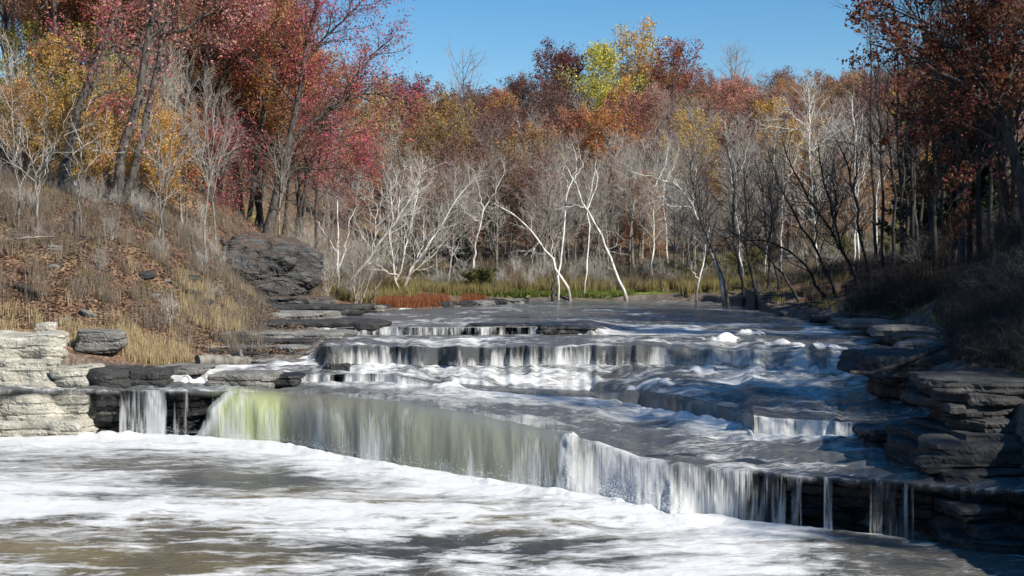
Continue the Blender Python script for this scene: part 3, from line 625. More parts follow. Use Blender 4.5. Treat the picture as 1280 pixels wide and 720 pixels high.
rocks = [
 ('stone_block', 'flat-topped pale block at the top of the left ledges, under the straw grass', -40, 66, 417, 455, 51.0, 2.6, 'rock', 1, gl),
 ('stone_block', 'thin pale slab lying between two thick blocks at the far left', 4, 64, 452, 463, 49.9, 1.8, 'rock', 2, gl),
 ('stone_block', 'small pale stone at the very left edge of the frame', -30, 9, 450, 462, 49.8, 1.8, 'rock', 3, gl),
 ('stone_block', 'thick rounded grey-white block in the middle of the left ledges', -40, 70, 461, 487, 49.2, 2.4, 'rock', 4, gl),
 ('stone_block', 'yellowish cube-like block right of the thick rounded block', 66, 111, 460, 485, 49.4, 2.2, 'rock', 5, gl),
 ('rock_slab', 'dark weathered slab jutting out over the black hollow', 108, 160, 461, 487, 49.5, 2.6, 'rock_dark', 6, gl),
 ('rock_slab', 'dark slab with pale top touching the left thin waterfall', 156, 203, 463, 484, 49.7, 2.6, 'rock_dark', 7, gl),
 ('stone_block', 'large sloping block low on the left ledges above the foam', -40, 74, 486, 530, 48.6, 2.8, 'rock', 8, gl),
 ('stone_block', 'cracked slanting block right of the large sloping one', 50, 106, 486, 531, 48.9, 2.4, 'rock', 9, gl),
 ('stone_block', 'lowest pale block at the left edge washed by foam', -40, 34, 526, 556, 48.0, 2.6, 'rock', 10, gl),
 ('stone_block', 'flat bottom block washed by foam under the cracked slanting block', 26, 104, 527, 550, 48.2, 2.6, 'rock', 11, gl),
 ('mossy_rock', 'dark block streaked with green moss beside the black hollow', 94, 152, 484, 536, 49.6, 2.4, 'rock_moss', 12, None),
 ('rock_slab', 'grey layered slab behind the straw grass tufts', 88, 142, 414, 442, 52.3, 2.2, 'rock_grey', 13, None),
 ('boulder', 'small pale boulder on top of the left ledges', 42, 62, 404, 420, 52.6, 0.8, 'rock', 14, None),
 ('rock_slab', 'thin grey shelf between the straw grass and the left thin waterfall', 186, 250, 460, 468, 51.4, 3.0, 'rock_grey', 15, None),
 ('rock_slab', 'speckled flat slab standing in the water left of the mossy flow', 264, 347, 467, 488, 50.7, 1.8, 'rock_grey', 16, None),
 ('rock_slab', 'small black slab right of the speckled flat slab', 340, 371, 468, 483, 51.3, 1.4, 'rock_wet', 17, None),
 ('rock_shelf', 'lowest layer of the flat grey rock shelf behind the log', 250, 400, 450, 460, 55.2, 4.0, 'rock_grey', 18, None),
 ('rock_shelf', 'second layer of the flat grey rock shelf', 300, 418, 441, 452, 56.0, 5.0, 'rock_dark', 19, None),
 ('rock_shelf', 'third stepped layer of the flat grey rock shelf', 240, 424, 432, 443, 57.2, 5.0, 'rock_grey', 20, None),
 ('rock_shelf', 'fourth dark layer of the flat grey rock shelf', 262, 430, 424, 434, 58.6, 5.0, 'rock_dark', 121, None),
 ('rock_shelf', 'upper broad layer of the flat grey rock shelf', 250, 425, 416, 426, 60.0, 6.0, 'rock_grey', 21, None),
 ('rock_slab', 'long black-edged slab ending in the river beside the upper falls', 322, 478, 403, 417, 63.2, 5.0, 'rock_dark', 22, None),
 ('rock_slab', 'flat grey slab in front of the bluff foot', 300, 400, 392, 405, 69, 7.0, 'rock_grey', 23, None),
 ('rock_slab', 'low dark slab at the foot of the bluff', 330, 440, 383, 395, 78, 8.0, 'rock_dark', 24, None),
 ('rock_slab', 'flat black slab lying across the upper river', 585, 700, 405, 413, 64.0, 2.2, 'rock_wet', 25, None),
 ('rock_slab', 'lower right tail of the flat black slab in the upper river', 668, 741, 408, 419, 63.0, 1.6, 'rock_wet', 26, None),
 ('wet_boulder', 'wet black block with threads of water beside the right rock wall', 1093, 1168, 536, 572, 35.0, 2.4, 'rock_wet', 31, None),
 ('boulder', 'big dark undercut ledge rock on the right shore holding driftwood', 1112, 1262, 447, 478, 40.0, 5.0, 'rock_dark', 32, None),
 ('boulder', 'narrower dark base under the big undercut ledge rock', 1140, 1262, 474, 508, 39.6, 4.0, 'rock_wet', 33, None),
 ('rock_slab', 'thin dark slab tapering into the rapids from the big undercut rock', 1098, 1190, 455, 468, 40.4, 3.0, 'rock_dark', 34, None),
]
for (nm, lb, a, b, c, d, Y, dp, mt_, sd_, gp) in rocks:
    big = (b-a)/F*Y > 3
    rock(nm, lb, a, b, c, d, Y, dp, mt_, sd_, cat='rock', group=gp, rnd=0.22 if (d-c) > 15 else 0.3, layer=0.42 if 'wall' in nm else (0.25 if 'shelf' in nm else 0.4),
         amp=0.10 if 'wall' in nm or 'boulder' in nm else 0.08, res=0.06, rot=rng.uniform(-.05, .05))
y_ = 480.0; k_ = 0
while y_ < 700:
    h_ = rng.uniform(9, 24) if y_ > 560 else rng.uniform(9, 18); Y = np.interp(y_, [480, 545, 600, 690], [31.6, 30.4, 29.0, 27.6])+rng.uniform(-.25, .25)
    x0_ = np.interp(y_, [480, 540, 552, 598, 606, 700], [1206, 1214, 1162, 1172, 1206, 1200])+rng.uniform(-14, 12)
    rock('ledge_slab', f'flat dark slab in the layered rock wall at the lower right edge, {["rough", "smooth", "cracked"][k_ % 3]} and horizontal', x0_, 1340, y_, y_+h_+1.5, Y, 4.0, 'rock_dark', 130+k_, group='stacked slabs of the lower right rock wall', res=.055, rnd=.22, layer=.16, amp=.06)
    y_ += h_; k_ += 1
# flat shelves along the right shore
sh = [(940, 1015, 386, 391, 92), (905, 985, 381, 385, 104), (985, 1075, 390, 396, 82), (1020, 1120, 396, 403, 72), (1075, 1190, 402, 412, 62), (1110, 1210, 410, 421, 56), (1130, 1230, 420, 432, 50), (1060, 1150, 400, 406, 67), (1150, 1262, 430, 446, 45), (870, 930, 377.5, 380.5, 117)]
for i, (a, b, c, d, Y) in enumerate(sh):
    rock('shore_slab', 'flat grey rock shelf sheet along the right shore', a, b, c, d, Y, 4.0, 'rock_grey' if i % 3 else 'rock_dark', 60+i, group='flat rock sheets along the right shore', res=0.12, amp=0.07, rnd=.3, rot=-0.25+0.1*rng.uniform(-1, 1))
# spur rocks in front of the red grass
for i in range(16):
    px = rng.uniform(400, 650); Y = np.interp(px, [400, 480, 560, 650], [84, 90, 98, 110])+rng.uniform(-3, 2)
    z = 3.75; py = 345+(HC-z)*F/Y; w = rng.uniform(14, 40)
    rock('spur_rock', 'low dark flat rock on the spur below the rust-red grass', px-w/2, px+w/2, py-rng.uniform(3, 6), py+3, Y, rng.uniform(1, 3), 'rock_dark' if i % 2 else 'rock_grey', 80+i, group='low rocks on the spur below the red grass', res=0.12)
# the bluff
def bluff():
    t = link('rock_bluff', rock_mesh('rock_bluff', 6.6, 9, 5.7, 101, 'rock_bluff', res=0.09, rnd=0.45, layer=2.2, amp=0.17), label='rounded dark rock bluff with a leafy top on the left bank', cat='bluff')
    x, y, z = P3(343, 343, 87); t.location = (x-1.5, 91.4, z-0.15); t.rotation_euler = (0, 0.10, -0.2)
bluff()
rock('rock_slab', 'undercut grey foot of the bluff', 306, 396, 372, 390, 84, 8, 'rock_bluff', 102, res=.12, amp=.15)
# small stones lying on the left slope and ledges
proto_st = [rock_mesh('stone', 0.6, 0.5, 0.3, 120+i, 'rock_dark' if i < 2 else 'rock_grey', res=0.06, amp=0.05, rnd=.45) for i in range(4)]
k_ = 0
k_ = 0
while k_ < 26:
    px = rng.uniform(10, 330); Y = rng.uniform(52, 66); x = (px-640)/F*Y
    if shore_dist(np.array([x]), np.array([Y]))[0] < 0.6: continue
    o = link('loose_stone', proto_st[k_ % 4], label='loose stone lying in the leaves of the left slope', cat='stone', group='loose stones on the left slope')
    s = rng.uniform(.4, 1.5); o.location = (x, Y, gz(x, Y)+0.03); o.scale = (s, s, s*rng.uniform(.6, 1)); o.rotation_euler = (rng.uniform(-.3, .3), rng.uniform(-.3, .3), rng.uniform(0, 6.3)); k_ += 1

# ------------------------------------------------------------------ tree growing
class Br:
    def __init__(s): s.lv = {}
    def add(s, l, pts, rad): s.lv.setdefault((l, len(pts)), []).append((pts, rad))
NP = {0: 12, 1: 9, 2: 6, 3: 4, 4: 3}
def rot_dir(d, ang, az):
    d = d/np.linalg.norm(d); up = np.array([0, 0, 1.0]) if abs(d[2]) < .9 else np.array([1.0, 0, 0])
    a = np.cross(d, up); a /= np.linalg.norm(a); b = np.cross(d, a)
    return d*math.cos(ang)+(a*math.cos(az)+b*math.sin(az))*math.sin(ang)
def polyline(rg, p, d, L, n, wig, up, droop=0):
    pts = [p]; st = L/(n-1); d = d.copy()
    for i in range(n-1):
        d = d+rg.normal(0, wig, 3); d[2] += up*0.5-droop*i/(n-1); d /= np.linalg.norm(d)
        p = p+d*st; pts.append(p)
    return np.array(pts)
def children(rg, br, pts, rad, l, S):
    """grow children of level l+1 along a polyline"""
    if l+1 >= S['levels']: return
    n = S['n'][l]
    if n <= 0: return
    Lp = np.linalg.norm(np.diff(pts, axis=0), axis=1).sum()
    n = max(1, int(round(n*rg.uniform(.8, 1.2))))
    s0 = S['start'][l]
    az = rg.uniform(0, 6.28)
    for i in range(n):
        s = s0+(1-s0)*(i+rg.uniform(0, 1))/n
        f = s*(len(pts)-1); j = min(int(f), len(pts)-2); f -= j
        p = pts[j]*(1-f)+pts[j+1]*f; r = rad[j]*(1-f)+rad[j+1]*f
        d = pts[j+1]-pts[j]; az += 2.4+rg.uniform(-.5, .5)
        ang = S['ang'][l]*rg.uniform(.75, 1.25)*(1-0.25*s)
        L = Lp*S['ratio'][l]*rg.uniform(.7, 1.2)*(S['shape'](s) if l == 0 else (1-0.45*s))
        cr = min(r*0.75, max(S['rmin'], 0.012*L*S.get('thick', 1)))
        c = polyline(rg, p, rot_dir(d, ang, az), L, NP[l+1], S['wig'][l+1], S['up'][l+1], S.get('droop', 0))
        cr_ = cr*np.linspace(1, 0.3, len(c)); br.add(l+1, c, cr_)
        children(rg, br, c, cr_, l+1, S)
def tubes(groups, sides):
    V, Fs, off = [], [], 0
    for (l, n), items in groups:
        s = sides(l); P = np.array([a for a, _ in items]); Rr = np.array([b for _, b in items])
        B = len(P); T = np.gradient(P, axis=1); T /= np.maximum(np.linalg.norm(T, axis=2, keepdims=True), 1e-9)
        T0 = T.mean(1, keepdims=True)
        ref = np.where(np.abs(T0[..., 2:3]) < .9, np.array([0, 0, 1.0]), np.array([1.0, 0, 0]))
        A = np.cross(T, np.broadcast_to(ref, T.shape)); A /= np.maximum(np.linalg.norm(A, axis=2, keepdims=True), 1e-9); Bv = np.cross(T, A)
        an = np.arange(s)/s*2*math.pi
        ring = P[:, :, None]+Rr[:, :, None, None]*(np.cos(an)[None, None, :, None]*A[:, :, None]+np.sin(an)[None, None, :, None]*Bv[:, :, None])
        V.append(ring.reshape(-1, 3))
        b = np.arange(B)[:, None, None]*n*s; i = np.arange(n-1)[None, :, None]*s; j = np.arange(s)[None, None, :]; j2 = (j+1) % s
        f = np.stack([b+i+j, b+i+j2, b+i+s+j2, b+i+s+j], -1).reshape(-1, 4)+off
        Fs.append(f); off += B*n*s
    if not V: return np.zeros((0, 3)), np.zeros((0, 4), int)
    return np.vstack(V), np.vstack(Fs)
def leaf_quads(rg, br, per, size, spread, lmin=3, keep=None):
    C = []
    for (l, n), items in br.lv.items():
        if l < lmin: continue
        P = np.array([a for a, _ in items])
        m = len(P)*per; bi = rg.integers(0, len(P), m); s = rg.uniform(0.15, 1, m)*(n-1); j = np.minimum(s.astype(int), n-2); f = (s-j)[:, None]
        C.append(P[bi, j]*(1-f)+P[bi, j+1]*f)
    if not C: return np.zeros((0, 3)), np.zeros((0, 4), int)
    C = np.vstack(C); C = C+rg.normal(0, spread, C.shape)
    if keep is not None: C = C[keep(C)]
    n = len(C); a = rg.normal(0, 1, (n, 3)); a /= np.linalg.norm(a, axis=1)[:, None]; b = rg.normal(0, 1, (n, 3)); b[:, 2] *= .5; b = np.cross(a, b); b /= np.linalg.norm(b, axis=1)[:, None]
    sz = size*rg.uniform(.4, 1.5, n)[:, None]
    V = np.stack([C-a*sz*.5, C+b*sz*.32, C+a*sz*.5, C-b*sz*.32], 1).reshape(-1, 3)
    return V, np.arange(n*4).reshape(n, 4)
def tree_meshes(name, br, trunk_lv, bark, twig, rg, leaf=None, tsides=lambda l: {0: 10, 1: 7}.get(l, 4)):
    tg = [(k, v) for k, v in br.lv.items() if k[0] <= trunk_lv]; cg = [(k, v) for k, v in br.lv.items() if k[0] > trunk_lv]
    V, Fq = tubes(tg, tsides); tm = make_mesh(name+'_trunk', V, Fq, mats=[M[bark]])
    V, Fq = tubes(cg, lambda l: 4 if l < 3 else 3)
    mi = np.zeros(len(Fq), int)
    if leaf:
        LV, LF = leaf_quads(rg, br, *leaf); 
        Fq = np.vstack([Fq, LF+len(V)]); V = np.vstack([V, LV]); mi = np.r_[mi, np.ones(len(LF), int)]
    cm = make_mesh(name+'_crown', V, Fq, mats=[M[twig], M['leaf']], mat_idx=mi)
    return tm, cm
def dome(s): return 0.35+0.9*math.sin(min(1, max(0, s))*math.pi*0.85+0.2)
def cone(s): return 1.15-s
def tree_template(seed, H, r, S, bark, twig, leaf=None, lean=0.05, fork=0, name='tree'):
    rg = np.random.default_rng(seed); br = Br()
    d = np.array([rg.normal(0, lean), rg.normal(0, lean), 1.0]); d /= np.linalg.norm(d)
    tr = polyline(rg, np.array([0, 0, -0.4]), d, H, NP[0], S['wig'][0], 0.02)
    rad = r*(1-0.82*np.linspace(0, 1, NP[0])**0.9); rad[0] *= 1.45
    br.add(0, tr, rad); children(rg, br, tr, rad, 0, S)
    for k in range(fork):
        j = rg.integers(3, 6); c = polyline(rg, tr[j], rot_dir(tr[j+1]-tr[j], rg.uniform(.3, .5), rg.uniform(0, 6.3)), H*0.6, NP[0], S['wig'][0], .08)
        rr = rad[j]*0.7*(1-0.8*np.linspace(0, 1, NP[0])); br.add(0, c, rr)
        S2 = dict(S); S2['start'] = [0.2]+S['start'][1:]; children(rg, br, c, rr, 0, S2)
    return tree_meshes(name, br, 1, bark, twig, rg, leaf)
S_BARE = dict(levels=5, n=[15, 7, 6, 4], start=[.32, .2, .15, .1], ang=[.85, .75, .7, .6], ratio=[.34, .5, .5, .5], wig=[.045, .10, .14, .18, .2], up=[0, .10, .06, .03, 0], rmin=.009, shape=dome)
S_LEAF = dict(levels=4, n=[18, 7, 5], start=[.30, .2, .15], ang=[.95, .8, .7], ratio=[.36, .5, .5], wig=[.04, .10, .14, .18], up=[0, .08, .05, .03], rmin=.009, shape=dome)
S_HILL = dict(S_LEAF); S_HILL.update(start=[.14, .2, .15], n=[22, 7, 5])
S_TALL = dict(S_LEAF); S_TALL.update(start=[.45, .2, .15], ratio=[.25, .5, .5], n=[15, 6, 5])
T = {}
for i in range(4): T['bare%d' % i] = tree_template(200+i, 15, .22, S_BARE, 'bark_grey', 'bark_silver', fork=i % 3, name='bare_tree')
for i in range(3): T['mauve%d' % i] = tree_template(220+i, 17, .25, S_BARE, 'bark_grey', 'bark_purple', fork=i % 2, name='mauve_tree')
for i in range(2): T['shade%d' % i] = tree_template(230+i, 16, .2, S_BARE, 'bark_black', 'bark_black', fork=i, lean=.1, name='dark_bare_tree')
for i in range(4): T['hill%d' % i] = tree_template(240+i, 16, .26, S_HILL, 'bark_grey', 'bark_purple', (13 if i < 2 else 8, 0.28, .36, 3), name='hill_tree')
for i in range(3): T['near%d' % i] = tree_template(260+i, 22, .27, S_TALL, 'bark_dark', 'twig_brown', (25, 0.17, .33, 3), name='slope_tree', fork=i % 2)
S_SHRUB = dict(levels=4, n=[6, 6, 5], start=[.15, .15, .1], ang=[.6, .6, .6], ratio=[.6, .5, .5], wig=[.12, .15, .18, .2], up=[.05, .05, .02, 0], rmin=.005, shape=lambda s: 1.1-.5*s)
def shrub_template(seed, H, stems, bark, leaf=None, spread=.45, droop=0, name='shrub'):
    rg = np.random.default_rng(seed); br = Br(); S = dict(S_SHRUB); S['droop'] = droop
    for k in range(stems):
        a = rg.uniform(0, 6.28); th = rg.uniform(.05, spread); d = np.array([math.cos(a)*math.sin(th), math.sin(a)*math.sin(th), math.cos(th)])
        pts = polyline(rg, np.array([rg.normal(0, .15), rg.normal(0, .15), -.1]), d, H*rg.uniform(.5, 1.1), 7, .1, .03, droop); rad = np.linspace(.018, .006, 7)*H/2
        br.add(0, pts, rad); children(rg, br, pts, rad, 0, S)
    V, Fq = tubes(list(br.lv.items()), lambda l: 4 if l < 1 else 3); mi = np.zeros(len(Fq), int)
    if leaf:
        LV, LF = leaf_quads(rg, br, *leaf); Fq = np.vstack([Fq, LF+len(V)]); V = np.vstack([V, LV]); mi = np.r_[mi, np.ones(len(LF), int)]
    return make_mesh(name, V, Fq, mats=[M[bark], M['leaf']], mat_idx=mi)
SH = {'gloom': [shrub_template(360+i, 3.0, 14, 'bark_black', spread=1.15, droop=.35) for i in range(3)], 'bare': [shrub_template(300+i, 2.4, 9, 'bark_silver') for i in range(3)], 'brown': [shrub_template(310+i, 2.2, 10, 'twig_brown') for i in range(3)],  # gloom: near-black bark colour stands in for shade on the right bank
      'dark': [shrub_template(320+i, 3.0, 12, 'bark_grey', spread=1.1, droop=.35) for i in range(3)],
      'leafy': [shrub_template(330+i, 2.4, 8, 'twig_brown', (6, .13, .10, 2)) for i in range(2)]}
def pine_template(seed, H):
    rg = np.random.default_rng(seed); br = Br(); S = dict(levels=3, n=[46, 12], start=[.15, .1], ang=[1.35, .9], ratio=[.26, .35], wig=[.02, .06, .1], up=[0, .05, 0], rmin=.008, shape=cone)
    tr = polyline(rg, np.array([0, 0, -.3]), np.array([0, 0, 1.0]), H, 12, .01, 0); rad = .18*(1-.9*np.linspace(0, 1, 12)); br.add(0, tr, rad); children(rg, br, tr, rad, 0, S)
    return tree_meshes('evergreen', br, 0, 'bark_black', 'bark_black', rg, (26, .22, .09, 2))
T['pine0'] = pine_template(340, 12); T['pine1'] = pine_template(341, 9)

protos = {}
def place_tree(name, kind, x, y, s, label, group, color=(.3, .1, .05), rot=None, cat='tree', tilt=0, sz=None):
    if kind not in protos:
        root = link(name, None); tm, cm = T[kind]
        a = link('trunk', tm, root); b = link('crown', cm, root); protos[kind] = root
    else:
        root = copy_tree(protos[kind]); root.name = name
    root['label'] = label; root['category'] = cat; root['group'] = group
    root.location = (x, y, gz(x, y)); root.rotation_euler = (rng.normal(0, .03), tilt+rng.normal(0, .03), rng.uniform(0, 6.28) if rot is None else rot); root.scale = (s, s, s if sz is None else sz)
    for ch in root.children: ch.color = (*color, 1)
    return root
RUST = (.31, .135, .075); RED = (.22, .085, .072); ORNG = (.44, .21, .07); GOLD = (.52, .32, .07); YGRN = (.42, .38, .06); BRWN = (.26, .155, .10); PINK = (.50, .22, .165); CRIM = (.47, .085, .085)

# ---- far hillside: staggered rows that climb to the ridge
hill = []
rows_y = [168, 179, 190, 201, 212, 224, 236, 248, 261, 274, 288, 302]
for r_i, Y in enumerate(rows_y):
    px = 430+rng.uniform(0, 20)
    while px < 1330:
        hill.append((px, Y+rng.uniform(-5, 5), r_i)); px += F*5.9/Y*rng.uniform(.75, 1.3)
hcol = [(RUST, 'rust-brown'), (RED, 'dark red'), (ORNG, 'orange'), (BRWN, 'brown'), (PINK, 'dusty pink'), (GOLD, 'golden')]
def where(px):
    return 'above the white leaning sycamores' if 600 < px < 800 else ('behind the left sycamore clump' if px <= 600 else ('above the right shore thicket' if px < 1050 else 'behind the dark right bank oak'))
ncount = 0
for (px, Y, r_i) in hill:
    x = (px-640)/F*Y
    if r_i < 3: pb = .56
    elif r_i < 7: pb = .36
    else: pb = .28
    if px > 860: pb = min(.9, pb+.18)
    skyl = np.interp(px, [430, 540, 600, 660, 760, 830, 900, 1330], [.45, .55, .8, .9, 1.0, 1.0, .85, .85])
    if Y > 270 and skyl < .6: continue
    if rng.uniform() < pb:
        kk = ('mauve%d' % rng.integers(0, 3)) if rng.uniform() < (.45 if r_i > 3 else .25) else 'bare%d' % rng.integers(0, 4)
        w = 'mauve-grey' if 'mauve' in kk else 'pale grey'
        place_tree('mauve_bare_tree' if 'mauve' in kk else 'bare_tree', kk, x, Y, rng.uniform(.75, 1.0)*(skyl if Y > 225 else 1), f'leafless {w} tree on the far hillside {where(px)}', f'bare {w} trees on the far hillside')
    else:
        pr = [.34, .15, .22, .15, .09, .05]
        ci = rng.choice(6, p=np.array(pr)/sum(pr)); c, cn = hcol[ci]
        c = tuple(v*rng.uniform(.8, 1.2) for v in c)
        place_tree('autumn_tree', 'hill%d' % rng.integers(0, 4), x, Y, rng.uniform(.72, 1.0)*(skyl if Y > 225 else 1), f'{cn} leafy tree on the far hillside {where(px)}', f'{cn} leafed trees on the far hillside', c)
# singled-out crowns on the ridge
def feat(px, Y, kind, s, label, color, name='autumn_tree'):
    place_tree(name, kind, (px-640)/F*Y, Y, s, label, 'tall crowns on the skyline', color)
feat(760, 232, 'hill0', 1.3, 'yellow-green round crown standing out on the skyline', (.55, .50, .05))
feat(742, 230, 'hill1', 1.0, 'smaller yellow-green crown left of the round one on the skyline', (.50, .46, .05))
feat(800, 255, 'hill2', 1.45, 'tallest golden-yellow crown on the skyline', (.60, .38, .06))
feat(690, 262, 'hill2', 1.25, 'big dark maroon crown on the skyline left of the yellow-green one', (.16, .035, .03))
feat(705, 235, 'hill0', 1.2, 'second dark maroon crown below the skyline', (.15, .04, .03))
feat(915, 300, 'mauve1', 1.2, 'bare mauve tree rising above the skyline in the middle right', BRWN, 'mauve_bare_tree')
feat(580, 255, 'mauve0', 1.15, 'bare dark tree on the skyline at the left end of the ridge', BRWN, 'mauve_bare_tree')
feat(770, 205, 'hill2', 1.05, 'bright orange crown behind the tallest leaning sycamore', (.50, .17, .03))
feat(755, 190, 'hill1', .9, 'lower bright orange crown behind the leaning sycamores', (.46, .18, .03))
feat(615, 225, 'hill0', .8, 'small orange-gold crown above the left sycamore clump', (.52, .25, .04))
feat(840, 250, 'hill1', 1.2, 'broad rust-red crown right of the golden skyline tree', (.30, .075, .03))

# ---- flood-plain thicket behind the far bank: bare trees, brush
for i in range(64):
    px = rng.uniform(400, 1130); Y = rng.uniform(132, 165); x = (px-640)/F*Y
    kk = 'bare%d' % rng.integers(0, 4) if rng.uniform() < .7 else 'mauve%d' % rng.integers(0, 3)
    place_tree('thicket_tree', kk, x, Y, rng.uniform(.5, .85), f'thin leafless tree in the thicket behind the far bank {where(px)}', 'bare thicket trees behind the far bank')
for i, (px, Y, s, c, cn) in enumerate([(800, 160, .62, ORNG, 'orange'), (775, 166, .55, RUST, 'rust-brown'), (822, 158, .45, ORNG, 'orange'), (690, 166, .75, (.20, .06, .05), 'maroon'), (670, 160, .65, (.20, .07, .05), 'maroon'), (560, 160, .5, RUST, 'rust-brown'), (612, 165, .5, ORNG, 'orange'), (580, 158, .55, (.16, .05, .04), 'maroon'), (735, 165, .5, RUST, 'rust-brown'), (880, 165, .6, BRWN, 'brown'), (940, 160, .5, PINK, 'dusty pink'), (985, 155, .6, ORNG, 'orange'), (1045, 150, .6, BRWN, 'brown'), (1080, 140, .55, ORNG, 'orange'), (520, 165, .6, RUST, 'rust-brown'), (640, 163, .6, BRWN, 'brown')]):
    place_tree('autumn_tree', 'hill%d' % (i % 4), (px-640)/F*Y, Y, s, f'small {cn} leafy tree among the bare thicket trees {where(px)}', f'small {cn} trees in the thicket', c)
def shrub(kind, px, Y, s, label, group, name='shrub', color=(.3, .1, .05), x=None):
    x = (px-640)/F*Y if x is None else x
    ms = SH[kind]; o = link(name, ms[rng.integers(0, len(ms))], label=label, cat='shrub', group=group)
    o.location = (x, Y, gz(x, Y)-.03); o.rotation_euler = (0, 0, rng.uniform(0, 6.3)); o.scale = (s, s, s*rng.uniform(.8, 1.1)); o.color = (*color, 1); return o
for i in range(110):
    px = rng.uniform(400, 1120); Y = rng.uniform(126, 150)
    q = rng.uniform()
    if q < .5: shrub('bare', px, Y, rng.uniform(.7, 1.5), 'pale twiggy bush on the flat behind the far bank', 'pale bushes on the far bank')
    elif q < .8: shrub('brown', px, Y, rng.uniform(.7, 1.4), 'brown twiggy bush on the flat behind the far bank', 'brown bushes on the far bank')
    else: shrub('leafy', px, Y, rng.uniform(.6, 1.2), 'olive leafy bush on the flat behind the far bank', 'leafy bushes on the far bank', color=(.20, .19, .06))

# ---- hand-placed trees: stems drawn from where they stand in the valley
def custom_tree(name, label, Y, stems, bark, twig, seed, kids=.9, klen=2.6, leaf=None, color=(.3, .1, .05), group=None, levels=5, n=(6, 5, 3), spreadY=.25, up=.10, kstart=.25, droop=0, ground=True, ang=.8, keep=None, klen_shape=None):
    rg = np.random.default_rng(seed); br = Br(); kids *= 1.7 if leaf is None else 1.15
    b = stems[0][0][0]; bx = (b[0]-640)/F*Y; bz = gz(bx, Y) if ground else HC-(b[1]-345)*Y/F
    origin = np.array([bx, Y, bz]); first = True
    for (pts, r0, r1, *rest) in stems:
        dyk = rest[0] if rest else 0.0
        P = np.array([((p[0]-640)/F*Y, 0, HC-(p[1]-345)*Y/F) for p in pts])
        L = np.r_[0, np.cumsum(np.linalg.norm(np.diff(P, axis=0), axis=1))]; n_ = NP[0]; u = np.linspace(0, L[-1], n_)
        Q = np.c_[np.interp(u, L, P[:, 0]), np.zeros(n_), np.interp(u, L, P[:, 2])]
        Q[:, 1] = Y+np.linspace(0, 1, n_)*dyk*L[-1]
        Q[1:, :] += rg.normal(0, .07, (n_-1, 3)); Q -= origin
        # keep junctions at the parent's depth
        if not first:
            J = Q[0]+0; best = min(((np.linalg.norm((q-J)[[0, 2]]), q) for pp in allp for q in pp), key=lambda a: a[0])
            if best[0] < 1.2: Q[:, 1] += best[1][1]-Q[0, 1]; Q[0] = best[1]
        if first: Q[0, 2] = min(Q[0, 2], -.3); allp = []
        fine = np.vstack([Q[i]*(1-f)+Q[i+1]*f for i in range(n_-1) for f in (0, .33, .66)]); allp.append(fine)
        rad = np.linspace(r0, r1, n_)*(.64 if leaf is None else .85)
        if first: rad[0] *= 1.5; rad[1] *= 1.1
        br.add(0, Q, rad)
        S = dict(levels=levels-1, n=[max(2, int(L[-1]*kids)), *n], start=[kstart if first else .12, .15, .1, .1], ang=[ang, .75, .7, .6], ratio=[klen/max(L[-1], .1), .5, .5, .5], wig=[.05, .12, .15, .18, .2], up=[0, up, .05, .02, 0], rmin=.009, shape=(klen_shape or (lambda s: 1.15-.5*s)), droop=droop)
        children(rg, br, Q, rad, 0, S); first = False
    root = link(name, None, label=label, cat='tree', group=group); root.location = origin
    lf = leaf
    tm, cm = tree_meshes(name, br, 0, bark, twig, rg, lf, tsides=lambda l: 10)
    link('trunk', tm, root).color = (*color, 1); link('crown', cm, root).color = (*color, 1)
    return root
WT = dict(bark='bark_white', twig='twig_white', group='white-barked sycamores along the far bank')
custom_tree('sycamore', 'tall white sycamore leaning left with its crown fork above, rightmost of the leaning ones', 119, [([(786, 378), (768, 335), (750, 290), (735, 264), (724, 240), (717, 226)], .24, .10), ([(735, 264), (740, 248), (748, 225), (745, 196)], .12, .03, .1), ([(717, 226), (705, 205), (703, 185)], .08, .03, -.1), ([(717, 226), (728, 205), (722, 182)], .08, .03), ([(733, 261), (722, 257), (705, 259), (694, 262)], .09, .03, -.1), ([(757, 314), (768, 308), (775, 303)], .06, .02)], seed=1, klen=1.6, **WT)
custom_tree('sycamore', 'upright white sycamore with a forked top left of the leaning pair', 120, [([(697, 372), (701, 330), (705, 290), (707, 255), (712, 235), (717, 222)], .17, .08), ([(717, 222), (722, 200), (716, 180)], .07, .03), ([(712, 235), (703, 215), (708, 200)], .06, .02)], seed=2, klen=1.5, **WT)
custom_tree('sycamore', 'white sycamore bending far left over a dark stump', 118, [([(714, 374), (702, 345), (688, 322), (672, 298), (655, 280), (640, 268), (618, 255)], .20, .05), ([(675, 302), (668, 312), (664, 322)], .07, .03), ([(688, 322), (690, 300), (700, 290)], .06, .02)], seed=3, klen=1.8, **WT)
custom_tree('sycamore', 'slender upright pale sycamore between the leaning ones', 123, [([(730, 370), (733, 340), (736, 300), (734, 262), (738, 238), (745, 210)], .15, .05)], seed=4, klen=1.5, **WT)
custom_tree('sycamore', 'distant pale sycamore with spreading forks above the dark evergreen', 135, [([(590, 348), (594, 310), (600, 280), (605, 262)], .2, .12), ([(605, 262), (618, 240), (630, 215), (628, 200)], .1, .03, .1), ([(605, 262), (598, 235), (590, 210)], .1, .03, -.1), ([(600, 280), (580, 262), (570, 250)], .08, .03)], seed=5, klen=2.0, **WT)
